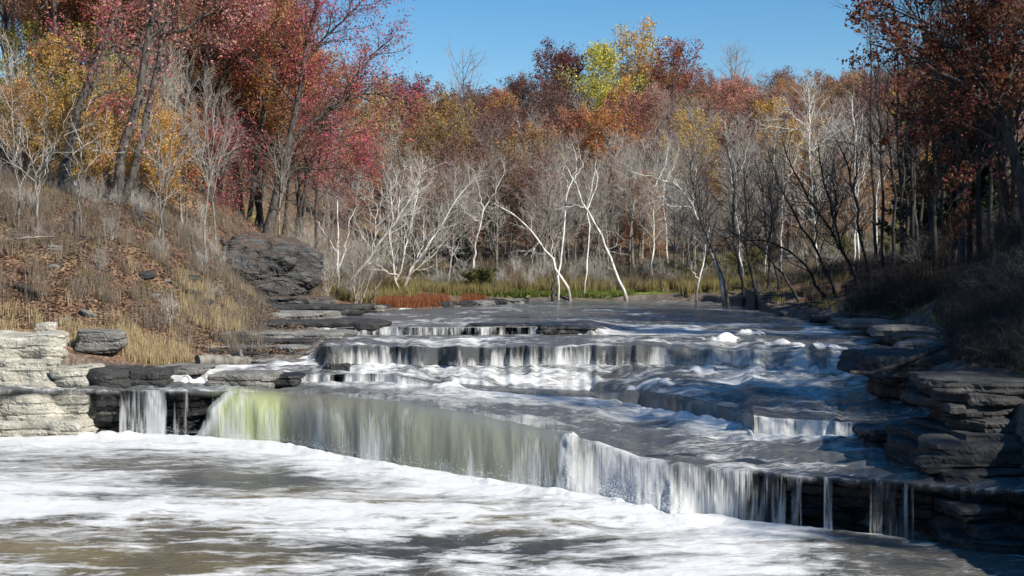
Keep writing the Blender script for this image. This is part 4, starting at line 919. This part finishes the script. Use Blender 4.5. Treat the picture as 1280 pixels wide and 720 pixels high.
custom_tree('sycamore', 'white sycamore clump with several stems fanning out right of the red grass', 106, [([(500, 363), (512, 340), (528, 316), (545, 292), (558, 270), (572, 250), (590, 225)], .20, .05), ([(497, 363), (492, 335), (488, 300), (490, 260), (486, 225)], .15, .04, .1), ([(500, 345), (488, 341), (475, 332), (466, 328), (455, 332)], .11, .06), ([(503, 352), (520, 325), (530, 300), (528, 280)], .12, .04, .15), ([(505, 350), (540, 320), (556, 305), (570, 318)], .09, .03, -.1), ([(499, 350), (505, 315), (512, 280), (520, 240), (524, 205)], .12, .03, .2)], seed=6, klen=3.0, kids=1.3, **WT)
custom_tree('sycamore', 'white sycamore leaning right, growing out of a dark base left of the clump', 104, [([(432, 368), (445, 342), (463, 322), (478, 298), (494, 278), (508, 258), (520, 232), (535, 205)], .22, .05), ([(494, 278), (500, 250), (498, 220)], .09, .03, .1), ([(463, 322), (470, 290), (472, 262), (462, 235)], .09, .03, -.1)], seed=7, klen=2.8, kids=1.2, **WT)
custom_tree('sycamore', 'slim pale tree with a dark base just right of the bluff', 100, [([(424, 378), (424, 345), (420, 312), (423, 280), (421, 245), (428, 215)], .17, .04), ([(424, 335), (432, 310), (436, 280), (446, 255)], .09, .03, .1), ([(422, 320), (408, 295), (395, 275)], .07, .03, .1)], seed=8, klen=2.2, kids=1.2, bark='bark_white', twig='bark_purple', group=WT['group'])
custom_tree('sycamore', 'crooked white sycamore with limbs reaching left on the right shore', 100, [([(908, 364), (896, 335), (883, 300), (876, 281), (866, 260), (853, 238), (842, 222)], .22, .07), ([(866, 260), (852, 259), (842, 261), (832, 252), (826, 244), (812, 254)], .11, .04, -.05), ([(853, 238), (838, 228), (815, 222), (795, 217), (782, 205)], .10, .03, -.1), ([(864, 256), (868, 235), (872, 214), (862, 196)], .10, .03, .1)], seed=9, klen=1.8, **WT)
custom_tree('sycamore', 'short twisted pale tree at the right shoreline', 103, [([(871, 373), (873, 350), (881, 325), (883, 303), (887, 280)], .14, .05), ([(873, 350), (866, 340), (862, 330), (870, 322)], .07, .03)], seed=10, klen=1.4, **WT)
custom_tree('sycamore', 'tall straight pale tree in the right thicket, taller than its neighbours', 125, [([(1022, 340), (1018, 280), (1012, 200), (1014, 150), (1010, 110)], .2, .05), ([(1014, 190), (1030, 175), (1042, 160)], .1, .03), ([(1013, 165), (995, 148), (985, 140)], .1, .03)], seed=11, klen=3.5, kids=1.6, **WT)
for i, (px, top, Y, lean) in enumerate([(1075, 120, 118, -6), (1065, 140, 122, 8), (955, 120, 128, 12), (930, 150, 126, -15), (975, 200, 120, 4), (815, 240, 130, 3), (835, 200, 140, -6), (1095, 150, 115, 3)]):
    custom_tree('sycamore', ['thin straight pale trunk beside the dark leaning trees', 'pale-stemmed tree in the right thicket', 'pale-barked tree among grey thicket trees'][i % 3], Y, [([(px, 355), (px+lean*.4, 300), (px+lean, 230), (px+lean*1.2, (230+top)/2), (px+lean*1.6, top)], .16, .04), ([(px+lean, 235), (px+lean+14, 205), (px+lean+20, 180)], .08, .03)], seed=20+i, klen=2.6, kids=1.2, bark='bark_white', twig='bark_silver', group='pale-barked trees in the right thicket')
# dark stump beside the sycamores
custom_tree('tree_stump', 'short dark stump at the waterline by the leaning sycamores', 117, [([(693, 377), (691, 362), (694, 350), (691, 338)], .38, .10)], 'bark_black', 'bark_black', 31, kids=.2, klen=.6, levels=3, n=(2,))
# dark leaning trees, right shore
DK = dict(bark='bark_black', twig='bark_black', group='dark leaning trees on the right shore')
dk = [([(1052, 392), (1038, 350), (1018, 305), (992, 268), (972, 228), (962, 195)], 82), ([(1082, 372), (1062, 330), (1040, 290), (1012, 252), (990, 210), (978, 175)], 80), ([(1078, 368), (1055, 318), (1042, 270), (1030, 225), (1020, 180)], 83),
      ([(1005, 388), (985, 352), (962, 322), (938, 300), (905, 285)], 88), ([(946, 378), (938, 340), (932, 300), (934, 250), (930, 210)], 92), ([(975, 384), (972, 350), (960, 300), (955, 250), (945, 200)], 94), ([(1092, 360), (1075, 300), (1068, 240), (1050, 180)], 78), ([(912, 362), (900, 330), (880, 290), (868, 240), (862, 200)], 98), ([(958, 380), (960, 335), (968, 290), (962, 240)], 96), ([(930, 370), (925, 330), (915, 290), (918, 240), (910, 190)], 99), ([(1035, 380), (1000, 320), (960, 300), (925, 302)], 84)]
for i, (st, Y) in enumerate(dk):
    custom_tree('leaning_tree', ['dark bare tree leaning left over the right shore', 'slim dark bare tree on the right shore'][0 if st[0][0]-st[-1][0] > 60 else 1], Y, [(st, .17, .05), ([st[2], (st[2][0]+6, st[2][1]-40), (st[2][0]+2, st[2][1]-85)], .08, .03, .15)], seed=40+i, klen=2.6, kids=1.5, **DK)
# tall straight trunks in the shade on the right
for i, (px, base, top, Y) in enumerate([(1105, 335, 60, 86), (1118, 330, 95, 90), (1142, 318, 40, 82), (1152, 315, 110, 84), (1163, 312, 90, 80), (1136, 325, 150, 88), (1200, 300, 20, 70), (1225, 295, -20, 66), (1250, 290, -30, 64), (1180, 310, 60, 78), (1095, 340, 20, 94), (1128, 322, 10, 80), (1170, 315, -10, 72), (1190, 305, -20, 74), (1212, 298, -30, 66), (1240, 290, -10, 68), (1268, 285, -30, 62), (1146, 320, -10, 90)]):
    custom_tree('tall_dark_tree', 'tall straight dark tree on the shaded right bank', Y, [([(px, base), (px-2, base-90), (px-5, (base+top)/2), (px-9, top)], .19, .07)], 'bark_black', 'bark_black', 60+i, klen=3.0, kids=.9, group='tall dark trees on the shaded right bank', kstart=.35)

# right bank oak with rust-brown leaves
OAK = (.17, .055, .025)
custom_tree('oak', 'big rust-brown oak overhanging from the shaded right bank', 56, [([(1292, 320), (1275, 220), (1262, 170), (1240, 110), (1225, 40), (1210, -40)], .36, .12), ([(1262, 175), (1235, 200), (1215, 230), (1190, 262)], .10, .03, .1), ([(1255, 150), (1215, 120), (1180, 95), (1140, 75), (1085, 60)], .16, .04, -.1), ([(1240, 110), (1200, 60), (1150, 30), (1090, 15)], .16, .04, .1), ([(1265, 180), (1225, 165), (1190, 150), (1130, 150)], .12, .04, .15), ([(1230, 60), (1190, 10), (1150, -30)], .14, .04), ([(1250, 130), (1270, 70), (1290, 10)], .14, .05, .1), ([(1225, 40), (1250, -10), (1280, -50)], .1, .04, -.1)],
            'bark_black', 'bark_black', 71, kids=1.6, klen=2.3, leaf=(27, .17, .20, 2), color=OAK, n=(6, 5), levels=4, up=.04, kstart=.4)
custom_tree('oak', 'second rust-orange oak behind the big one, lower on the right bank', 74, [([(1165, 320), (1172, 240), (1180, 180), (1175, 130), (1165, 90)], .22, .07), ([(1180, 180), (1205, 150), (1225, 125)], .1, .03), ([(1177, 160), (1150, 140), (1125, 128)], .1, .03, .1), ([(1175, 150), (1160, 110), (1135, 80)], .1, .03, -.1)], 'bark_black', 'bark_black', 72, kids=1.2, klen=2.4, leaf=(16, .19, .18, 2), color=(.28, .09, .03), n=(6, 5), levels=4, up=.04, kstart=.45)
# trees farther up the right slope, partly outside the frame; they shade the river
for i in range(96):
    x = rng.uniform(17, 60); Y = rng.uniform(16, 120)
    if i > 50: x = rng.uniform(18, 38); Y = rng.uniform(17, 66)
    if shore_dist(np.array([x]), np.array([Y]))[0] < 4: continue
    px = 640+F*x/max(Y, 1); vis = px < 1290
    if vis and (Y < 62 or px < 1170): continue
    if x > 38 and Y > 70: continue
    off = .78 if (not vis and Y < 62) else 1.0
    if off < 1 and x < 21: continue
    if rng.uniform() < .5 and not (vis or px < 1330): place_tree('bank_tree', 'near%d' % rng.integers(0, 3), x, Y, rng.uniform(.6, .8)*off, 'brown-leaved tree high on the shaded right bank', 'brown-leaved trees on the right bank', (.18, .07, .03))
    else: place_tree('dark_bare_tree', 'shade%d' % rng.integers(0, 2), x, Y, rng.uniform(.8, 1.1)*off, 'dark leafless tree high on the shaded right bank', 'dark leafless trees on the right bank')
for i, (px, Y, s) in enumerate([(1195, 84, .95), (1168, 92, 1.0), (1140, 96, .8), (1215, 78, .85), (1235, 74, .9)]):
    place_tree('evergreen_tree', 'pine%d' % (i % 2), (px-640)/F*Y, Y, s, 'dark green evergreen among the trunks on the right bank', 'evergreens on the right bank', (.022, .036, .010))
place_tree('evergreen_tree', 'pine1', (572-640)/F*138, 138, .55, 'small dark evergreen under the distant spreading sycamore', 'evergreens', (.018, .03, .014))
place_tree('evergreen_tree', 'pine0', (582-640)/F*142, 142, .45, 'smallest dark evergreen behind the far bank grass', 'evergreens', (.02, .032, .014))

# ---- left slope
RT = custom_tree('red_oak', 'big crimson oak leaning right beside the rock bluff', 99, [([(333, 297), (342, 255), (352, 215), (360, 180), (372, 130), (382, 70), (395, 10), (400, -50)], .42, .12), ([(360, 182), (380, 160), (408, 142), (438, 100), (462, 70), (490, 45)], .24, .05, .05), ([(408, 142), (440, 118), (475, 118), (505, 130)], .13, .03, -.1), ([(385, 158), (410, 160), (430, 180), (455, 190)], .11, .03, -.15), ([(350, 222), (378, 210), (405, 212), (440, 210)], .12, .03, -.1), ([(352, 215), (332, 190), (305, 170), (275, 165)], .13, .03, -.1), ([(345, 240), (325, 228), (300, 225), (285, 240)], .09, .03, -.15), ([(372, 130), (345, 100), (320, 70), (290, 50)], .15, .04, .1), ([(382, 75), (410, 45), (440, 15), (470, -10)], .14, .04, -.1), ([(378, 95), (350, 50), (330, 10), (315, -30)], .13, .04, .1)],
            'bark_dark', 'bark_dark', 81, kids=1.9, klen=3.8, leaf=(21, .15, .3, 2), color=(.46, .06, .08), n=(6, 5), levels=4, up=.05, kstart=.45, group='trees on the left slope')
custom_tree('slope_oak', 'twin-stemmed dark oak with red crown standing on the left slope', 76, [([(140, 258), (150, 210), (163, 160), (178, 100), (188, 40), (195, -40)], .36, .2), ([(152, 264), (166, 210), (182, 150), (196, 90), (202, 42)], .30, .2, .03), ([(202, 42), (190, 20), (180, -20)], .16, .08), ([(202, 45), (225, 38), (255, 20), (280, 5)], .13, .05, -.1), ([(178, 100), (150, 70), (120, 40)], .12, .04, .1), ([(190, 70), (160, 50), (140, 10)], .12, .04, .1), ([(188, 50), (215, 20), (240, -20)], .12, .05)],
            'bark_dark', 'bark_dark', 82, kids=.9, klen=3.0, leaf=(14, .17, .28, 2), color=PINK, n=(6, 5), levels=4, up=.06, kstart=.62, group='trees on the left slope')
custom_tree('slope_oak', 'thick dark oak leaning right on the left slope, left of the twin stems', 84, [([(78, 235), (88, 180), (100, 130), (118, 80), (140, 30), (155, -30)], .36, .18), ([(100, 130), (120, 100), (128, 60), (140, -20)], .2, .1, .1), ([(118, 80), (90, 60), (60, 50)], .12, .04, -.1), ([(130, 55), (165, 65), (195, 75)], .11, .04, -.1), ([(95, 145), (130, 118), (160, 110)], .1, .03, -.1), ([(90, 170), (110, 150), (130, 135)], .07, .03, -.15)],
            'bark_dark', 'bark_dark', 83, kids=.9, klen=2.6, leaf=(14, .17, .26, 2), color=CRIM, n=(6, 5), levels=4, up=.05, kstart=.55, group='trees on the left slope')
gcol = [(ORNG, 'orange'), (GOLD, 'golden'), (RUST, 'rust'), (PINK, 'dusty red'), (YGRN, 'yellow-green'), (CRIM, 'crimson')]
for i in range(66):
    px = rng.uniform(-140, 400) if i < 46 else rng.uniform(190, 400); Y = rng.uniform(96, 132)
    if px > 290: Y = rng.uniform(106, 130)
    ci = rng.choice(6, p=[.30, .10, .20, .28, .02, .10]); c, cn = gcol[ci]
    if 180 < px < 430: ci = rng.choice([2, 3, 0]); c, cn = gcol[ci]
    s = rng.uniform(.8, 1.1)
    place_tree('slope_tree', 'near%d' % rng.integers(0, 3), (px-640)/F*Y, Y, s if px < 330 else s*.8, f'{cn} leafed tree in the woods on top of the left slope', f'{cn} leafed woodland trees on the left slope', tuple(v*rng.uniform(.85, 1.2) for v in c))
# lower bright leaves of the understory
for i, (px, Y, s, c, cn) in enumerate([(55, 92, 0.55, GOLD, 'golden'), (110, 96, 0.61, YGRN, 'yellow-green'), (135, 90, 0.49, GOLD, 'golden'), (90, 104, 0.72, GOLD, 'golden'), (165, 100, 0.65, ORNG, 'orange'), (200, 98, 0.61, ORNG, 'orange'), (190, 92, 0.43, GOLD, 'golden'), (245, 100, .4, RUST, 'rust'), (25, 98, 0.58, YGRN, 'yellow-green'), (225, 105, .5, ORNG, 'orange'), (150, 112, .6, ORNG, 'orange'), (290, 108, .5, PINK, 'dusty red'), (120, 118, .7, GOLD, 'golden'), (180, 120, .7, ORNG, 'orange'), (60, 86, .34, (.6, .36, .07), 'bright golden'), (105, 88, .40, (.6, .40, .08), 'bright golden'), (130, 86, .34, (.60, .36, .07), 'bright golden'), (205, 87, .36, (.62, .36, .06), 'bright golden'), (228, 88, .42, (.55, .25, .06), 'orange'), (178, 88, .36, (.6, .40, .08), 'bright golden'), (20, 88, .36, (.5, .30, .12), 'yellowish')]):
    place_tree('understory_tree', 'hill%d' % (i % 4), (px-640)/F*Y, Y, s, f'low {cn} understory tree behind the trunks of the left slope', f'{cn} understory trees on the left slope', c)
# bare tall thin trees on the left slope
for i in range(15):
    px = rng.uniform(-60, 420); Y = rng.uniform(80, 112)
    if px > 290 and Y < 98: continue
    place_tree('bare_slope_tree', 'bare%d' % rng.integers(0, 4), (px-640)/F*Y, Y, rng.uniform(.35, .5), 'slender leafless grey tree on the left slope', 'slender bare trees on the left slope', sz=rng.uniform(.55, .95))
for i, (px, base, mid_, topx, top, Y) in enumerate([(196, 300, 206, 222, 110, 72), (204, 302, 200, 196, 150, 71), (258, 296, 261, 268, 125, 74), (100, 290, 98, 105, 140, 66), (20, 300, 24, 12, 60, 66), (48, 300, 45, 60, 120, 64), (233, 250, 236, 232, 80, 88)]):
    custom_tree('pale_slope_tree', ['slim pale tree dividing low down, right of the twin dark stems', 'slim pale tree crossing its twin, right of the dark stems', 'upright pale grey tree between the twin stems and the crimson oak', 'thin grey tree left of the twin dark stems', 'pale tall trunk at the far left edge', 'thin pale crooked tree near the left edge', 'pale trunk standing behind the slope top'][i], Y,
                [([(px, base), (mid_, base-60), ((mid_+topx)/2, (base+top)/2-10), (topx, top)], .10, .03), ([(mid_, base-60), (mid_+16, base-100), (mid_+30, base-135)], .06, .02, .1), ([(mid_, base-80), (mid_-14, base-120), (mid_-20, base-150)], .05, .02, -.1)], 'bark_grey', 'bark_silver', 90+i, kids=.7, klen=1.7, group='pale slender trees on the left slope')
# bushes on the slope
for i in range(150):
    px = rng.uniform(-60, 400); Y = rng.uniform(56, 98); x = (px-640)/F*Y
    if shore_dist(np.array([x]), np.array([Y]))[0] < 2: continue
    if px > 280 and Y < 97: continue
    q = rng.uniform()
    shrub('bare' if q < .55 else 'brown', px, Y, rng.uniform(.3, .75), 'low leafless brush on the left slope' if q < .55 else 'brown twiggy brush on the left slope', 'leafless brush on the left slope' if q < .55 else 'brown brush on the left slope', 'brush')
for i in range(34):
    px = rng.uniform(350, 480); Y = rng.uniform(97, 122)
    shrub('bare' if i % 3 else 'brown', px, Y, rng.uniform(.9, 2.0), 'tall pale bush between the bluff and the sycamore clump', 'pale bushes right of the bluff', 'brush')
# right bank brush
for i in range(120):
    px = rng.uniform(1075, 1310); Y = rng.uniform(44, 84); x = (px-640)/F*Y
    d_ = shore_dist(np.array([x]), np.array([Y]))[0]
    if d_ < 1.6: continue
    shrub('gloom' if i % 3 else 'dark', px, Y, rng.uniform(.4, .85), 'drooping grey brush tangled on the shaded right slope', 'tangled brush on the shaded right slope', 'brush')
for i in range(34):
    Y = rng.uniform(84, 122); x = rng.uniform(19, 27)
    shrub('gloom' if i % 2 else 'brown', 0, Y, rng.uniform(.35, .7), 'grey shoreline brush under the dark leaning trees', 'brush under the dark leaning trees', 'brush', x=x)
for i, (px, Y, s) in enumerate([(1150, 41.5, .35), (1200, 42, .45), (1240, 42, .5), (1265, 40, .5), (1225, 44, .6), (1270, 37, .5), (1290, 35, .5), (1255, 38, .45), (1300, 38, .6), (1240, 47, .6), (1270, 44, .6), (1290, 41, .6), (1215, 38.5, .4), (1235, 37, .45), (1255, 36, .45), (1275, 35, .5), (1245, 40.5, .5), (1262, 42, .55), (1285, 38.5, .55), (1300, 35, .5), (1228, 41.5, .5), (1290, 33.5, .4)]):
    shrub('gloom', px, Y, s, 'small brush growing behind the big undercut rock', 'small brush behind the undercut rock', 'brush')

# ------------------------------------------------------------------ grasses, leaf litter
def blades(name, pts, h, wdt, material, label, seed, lean=.35):
    rg = np.random.default_rng(seed); n = len(pts); a = rg.uniform(0, 6.28, n); hh = h*rg.uniform(.45, 1.15, n)
    dx_ = np.cos(a)*wdt; dy_ = np.sin(a)*wdt; la = rg.uniform(0, 6.28, n); ln = rg.uniform(0, lean, n)*hh
    mx_ = pts+np.c_[np.cos(la)*ln*.35, np.sin(la)*ln*.35, hh*.55]; tp = pts+np.c_[np.cos(la)*ln, np.sin(la)*ln, hh]
    e = np.c_[dx_, dy_, 0*dx_]
    V = np.stack([pts-e, pts+e, mx_+e*.7, mx_-e*.7, tp], 1).reshape(-1, 3); b = np.arange(n)[:, None]*5
    return link(name, make_mesh(name, V, [b+np.array([[0, 1, 2, 3]]), b+np.array([[3, 2, 4]])], smooth=False, mats=[M[material]]), label=label, kind='stuff')
def patch(n, regions, seed, dmin=.4):
    rg = np.random.default_rng(seed); out = []
    for (px0, px1, Y0, Y1, wgt) in regions:
        k = int(n*wgt); nc_ = max(3, k//28); cx = rg.uniform(px0, px1, nc_); cy = rg.uniform(Y0, Y1, nc_)
        ci = rg.integers(0, nc_, k); Y = cy[ci]; x = (cx[ci]-640)/F*Y+rg.normal(0, .16, k); Y = Y+rg.normal(0, .16, k)
        out.append(np.c_[x, Y])
    P = np.vstack(out); P = P[shore_dist(P[:, 0], P[:, 1]) > dmin]
    return np.c_[P, ground_z(P[:, 0], P[:, 1])-.03]
blades('dry_grass', patch(13000, [(140, 238, 53.2, 56, .34), (225, 308, 60, 66, .30), (75, 140, 53, 55, .08), (-30, 60, 53, 56, .05), (60, 300, 56, 66, .05), (280, 330, 70, 82, .06)], 1), .62, .009, 'straw', 'tufts of straw-coloured dry grass on the left ledges', 1)
blades('slope_grass', patch(9000, [(-60, 330, 58, 96, 1)], 2), .38, .010, 'weed', 'sparse dry stalks on the left slope', 2)
M['stalk'] = blade_mat('grey_brown_stalks', (0.10, 0.075, 0.055), (0.34, 0.29, 0.23)); M['stalk_dark'] = blade_mat('dark_stalks', (0.03, 0.027, 0.024), (0.13, 0.115, 0.10))  # dark stalks: same stems with the right slope's shade put into the colour
blades('undergrowth', patch(30000, [(-60, 330, 56, 98, .85), (260, 420, 92, 112, .15)], 12), 1.05, .008, 'stalk', 'fine leafless grey-brown undergrowth on the left slope', 12, .7)
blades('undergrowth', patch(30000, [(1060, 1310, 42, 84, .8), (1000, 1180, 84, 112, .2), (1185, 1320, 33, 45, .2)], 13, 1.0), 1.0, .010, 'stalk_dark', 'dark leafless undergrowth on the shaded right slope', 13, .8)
blades('undergrowth', patch(30000, [(520, 1120, 128, 165, 1)], 14, 1.0), 1.6, .022, 'stalk', 'grey-brown undergrowth behind the far bank', 14, .5)
blades('red_grass', patch(16000, [(475, 560, 92, 102, .9), (580, 610, 100, 105, .1)], 3, .3), .75, .018, 'rust_grass', 'rust-red grass on the spur', 3)
blades('tan_grass', patch(26000, [(385, 520, 99, 118, .5), (520, 640, 118, 132, .3), (640, 900, 126, 138, .5), (850, 960, 119, 128, .2)], 4, .3), 1.25, .024, 'weed', 'tall olive and tan weeds on the far bank', 4)
blades('green_grass', patch(26000, [(520, 790, 122, 128, 1)], 5, .3), .38, .035, 'green_grass', 'bright green grass strip along the far bank', 5)
blades('bank_grass', patch(14000, [(1010, 1290, 44, 84, .8), (870, 1060, 88, 120, .5)], 6, .8), .45, .014, 'weed', 'dull grass on the shaded right bank', 6)
def litter_mesh(name, n, reg, seed, size=.09):
    rg = np.random.default_rng(seed); px = rg.uniform(reg[0], reg[1], n); Y = rg.uniform(reg[2], reg[3], n); x = (px-640)/F*Y
    k = shore_dist(x, Y) > .8; x, Y = x[k], Y[k]; C = np.c_[x, Y, ground_z(x, Y)+rg.uniform(.01, .06, len(x))]; n = len(C)
    a = rg.normal(0, 1, (n, 3)); a[:, 2] *= .5; a /= np.linalg.norm(a, axis=1)[:, None]; b = np.cross(a, rg.normal(0, .35, (n, 3))+[0, 0, 1]); b /= np.linalg.norm(b, axis=1)[:, None]
    s = size*rg.uniform(.6, 1.3, n)[:, None]; V = np.stack([C-a*s, C+b*s*.7, C+a*s, C-b*s*.7], 1).reshape(-1, 3)
    link(name, make_mesh(name, V, np.arange(n*4).reshape(n, 4), smooth=False, mats=[M['litter']]), label='brown fallen leaves covering the left slope', kind='stuff')
litter_mesh('leaf_litter', 70000, (-60, 400, 54, 100), 1)

# ------------------------------------------------------------------ logs and driftwood
def log(name, label, pts, r0, r1, material, cat, kids=0, seed=1, klen=1.0, group=None):
    rg = np.random.default_rng(seed); P = np.array(pts, float); L = np.r_[0, np.cumsum(np.linalg.norm(np.diff(P, axis=0), axis=1))]; u = np.linspace(0, L[-1], 14)
    Q = np.c_[[np.interp(u, L, P[:, i]) for i in range(3)]].T; Q[1:-1] += rg.normal(0, r0*.12, (12, 3)); br = Br(); rad = np.linspace(r0, r1, 14)*(1+rg.normal(0, .05, 14)); br.add(0, Q, rad)
    if kids:
        S = dict(levels=4, n=[kids, 5, 3], start=[.2, .2, .2], ang=[.8, .7, .7], ratio=[klen/L[-1], .5, .5], wig=[.05, .14, .16, .2], up=[0, .05, 0, 0], rmin=.007, shape=lambda s: 1.1-.3*s); children(rg, br, Q, rad, 0, S)
    V, Fq = tubes(list(br.lv.items()), lambda l: 14 if l == 0 else 4)
    s = 14; caps = [np.arange(s)[None, :], (13*s+np.arange(s))[None, ::-1]]
    return link(name, make_mesh(name, V, [Fq]+caps, mats=[M[material]]), label=label, cat=cat, group=group)
a = P3(247, 452, 54.0); b = P3(310, 453, 55.2)
log('fallen_log', 'thick pale log lying on the rock shelf above the thin waterfall', [a, ((a[0]+b[0])/2, (a[1]+b[1])/2, a[2]+.02), b], .30, .22, 'bark_grey', 'log')
log('root_snag', 'upright twisted root standing at the right end of the pale log', [P3(304, 452, 55.6), P3(300, 440, 55.6), P3(306, 430, 55.7)], .10, .04, 'bark_grey', 'root', 6, 2, .5)
log('driftwood', 'bare branched driftwood standing in front of the red grass', [P3(470, 383, 92), P3(462, 378, 92), P3(470, 366, 92), P3(466, 358, 92)], .13, .04, 'bark_dark', 'driftwood', 6, 3, 1.2)
def gp(px, Y, dz=.1): x = (px-640)/F*Y; return (x, Y, gz(x, Y)+dz)
log('fallen_log', 'dark rotting trunk lying down the left slope', [gp(232, 76, .15), gp(250, 73, .2), gp(275, 70, .2)], .16, .08, 'bark_dark', 'log', 4, 5, .8)
log('fallen_log', 'short dark log lying among the leaves at the left of the slope', [gp(18, 58, .15), gp(50, 57, .2)], .16, .12, 'bark_dark', 'log', 2, 6, .5)
log('fallen_branch', 'pale bare branch lying across the far left of the slope', [gp(-20, 62, .3), gp(30, 62, .5), gp(68, 63, .5)], .07, .03, 'bark_grey', 'branch', 7, 7, 1.2)
log('fallen_log', 'thin log sloping down behind the fallen leaves in the middle of the slope', [gp(170, 74, .3), gp(215, 74, .2)], .1, .06, 'bark_dark', 'log', 3, 8, .8)
log('stump', 'broken grey stump on the left slope', [gp(96, 66, -.2), gp(97, 66, .6), gp(95, 66, 1.25)], .2, .15, 'bark_dark', 'stump')
log('driftwood', 'long dark driftwood branch hanging over the big undercut rock', [P3(1062, 465, 39), P3(1095, 466, 39.2), P3(1130, 452, 39.6), P3(1170, 438, 40.5), P3(1215, 410, 42), P3(1265, 398, 43), P3(1300, 392, 44)], .05, .16, 'bark_black', 'driftwood', 8, 9, 1.3)
log('driftwood', 'second dark branch resting behind the undercut rock', [P3(1120, 455, 41.5), P3(1165, 436, 42), P3(1200, 425, 43), P3(1250, 415, 44)], .05, .12, 'bark_black', 'driftwood', 6, 10, 1.2)
rock('rock_clump', 'small dark rock with pale twigs standing in the river below the shelf', 404, 436, 455, 468, 53.2, .8, 'rock_wet', 150, res=.05)
o_ = link('river_bush', shrub_template(350, 1.0, 14, 'bark_silver', spread=.6), label='pale twiggy bush growing on the small rock in the river', cat='shrub'); p_ = P3(420, 458, 53.5); o_.location = p_; o_.scale = (.9, .9, .85)
for i in range(26):
    Y = rng.uniform(60, 118); xs = 18.3+rng.uniform(-.4, 1.2); z = gz(xs, Y)+.12; a = rng.uniform(-.6, .6); l = rng.uniform(.8, 2.4)
    log('drift_branch', 'dark drift branch stranded along the right shore', [(xs, Y, z), (xs+l*math.sin(a)*.5, Y+l*.5, z+.1), (xs+l*math.sin(a), Y+l*math.cos(a), z+.25*rng.uniform(0, 1))], .09, .04, 'bark_dark', 'driftwood', 3, 200+i, .6, 'drift branches along the right shore')

# ------------------------------------------------------------------ spray thrown up at the foot of the falls
def spray():
    rg = np.random.default_rng(5); C = []
    for (p0, p1, n, h, out_) in [(250, 700, 1300, .2, .6), (704, 726, 1100, .8, .5), (745, 860, 3600, .5, .9), (150, 250, 400, .2, .4)]:
        px = rg.uniform(p0, p1, n); Yk_, _ = knots(px); hh = rg.exponential(h*.38, n).clip(0, h*1.6); Y = Yk_[1]-rg.uniform(-.2, out_, n)+hh*.3; C.append(np.c_[(px-640)/F*Y, Y, hh+.12])
    for (p0, p1, k, n, h) in [(560, 900, 5, 1800, .3), (850, 1060, 5, 1300, .45), (940, 1090, 3, 500, .2)]:
        px = rg.uniform(p0, p1, n); Yk_, Zk_ = knots(px); hh = rg.exponential(h*.35, n).clip(0, h*1.5); Y = Yk_[k]-rg.uniform(0, .5, n); C.append(np.c_[(px-640)/F*Y, Y, Zk_[k]+hh+.08])
    C = np.vstack(C); n = len(C); s = rg.uniform(.002, .0055, n)[:, None, None]
    tet = np.array([[1, 1, 1], [1, -1, -1], [-1, 1, -1], [-1, -1, 1]])[None]*s; V = (C[:, None]+tet*np.array([1, 1, 1.6])).reshape(-1, 3); b = np.arange(n)[:, None]*4
    Fq = np.concatenate([b+np.array([[i, j, k]]) for i, j, k in ((0, 1, 2), (0, 3, 1), (0, 2, 3), (1, 3, 2))])
    m, nt, N, L, out = mat('water_spray'); d = N('ShaderNodeBsdfDiffuse'); d.inputs[0].default_value = (.85, .87, .9, 1); t = N('ShaderNodeBsdfTranslucent'); t.inputs[0].default_value = (.85, .87, .9, 1)
    mx = N('ShaderNodeMixShader'); mx.inputs[0].default_value = .4; L(d.outputs[0], mx.inputs[1]); L(t.outputs[0], mx.inputs[2]); L(mx.outputs[0], out.inputs[0])
    link('water_spray', make_mesh('water_spray', V, Fq, smooth=False, mats=[m]), label='white spray droplets over the feet of the falls', kind='stuff')
spray()
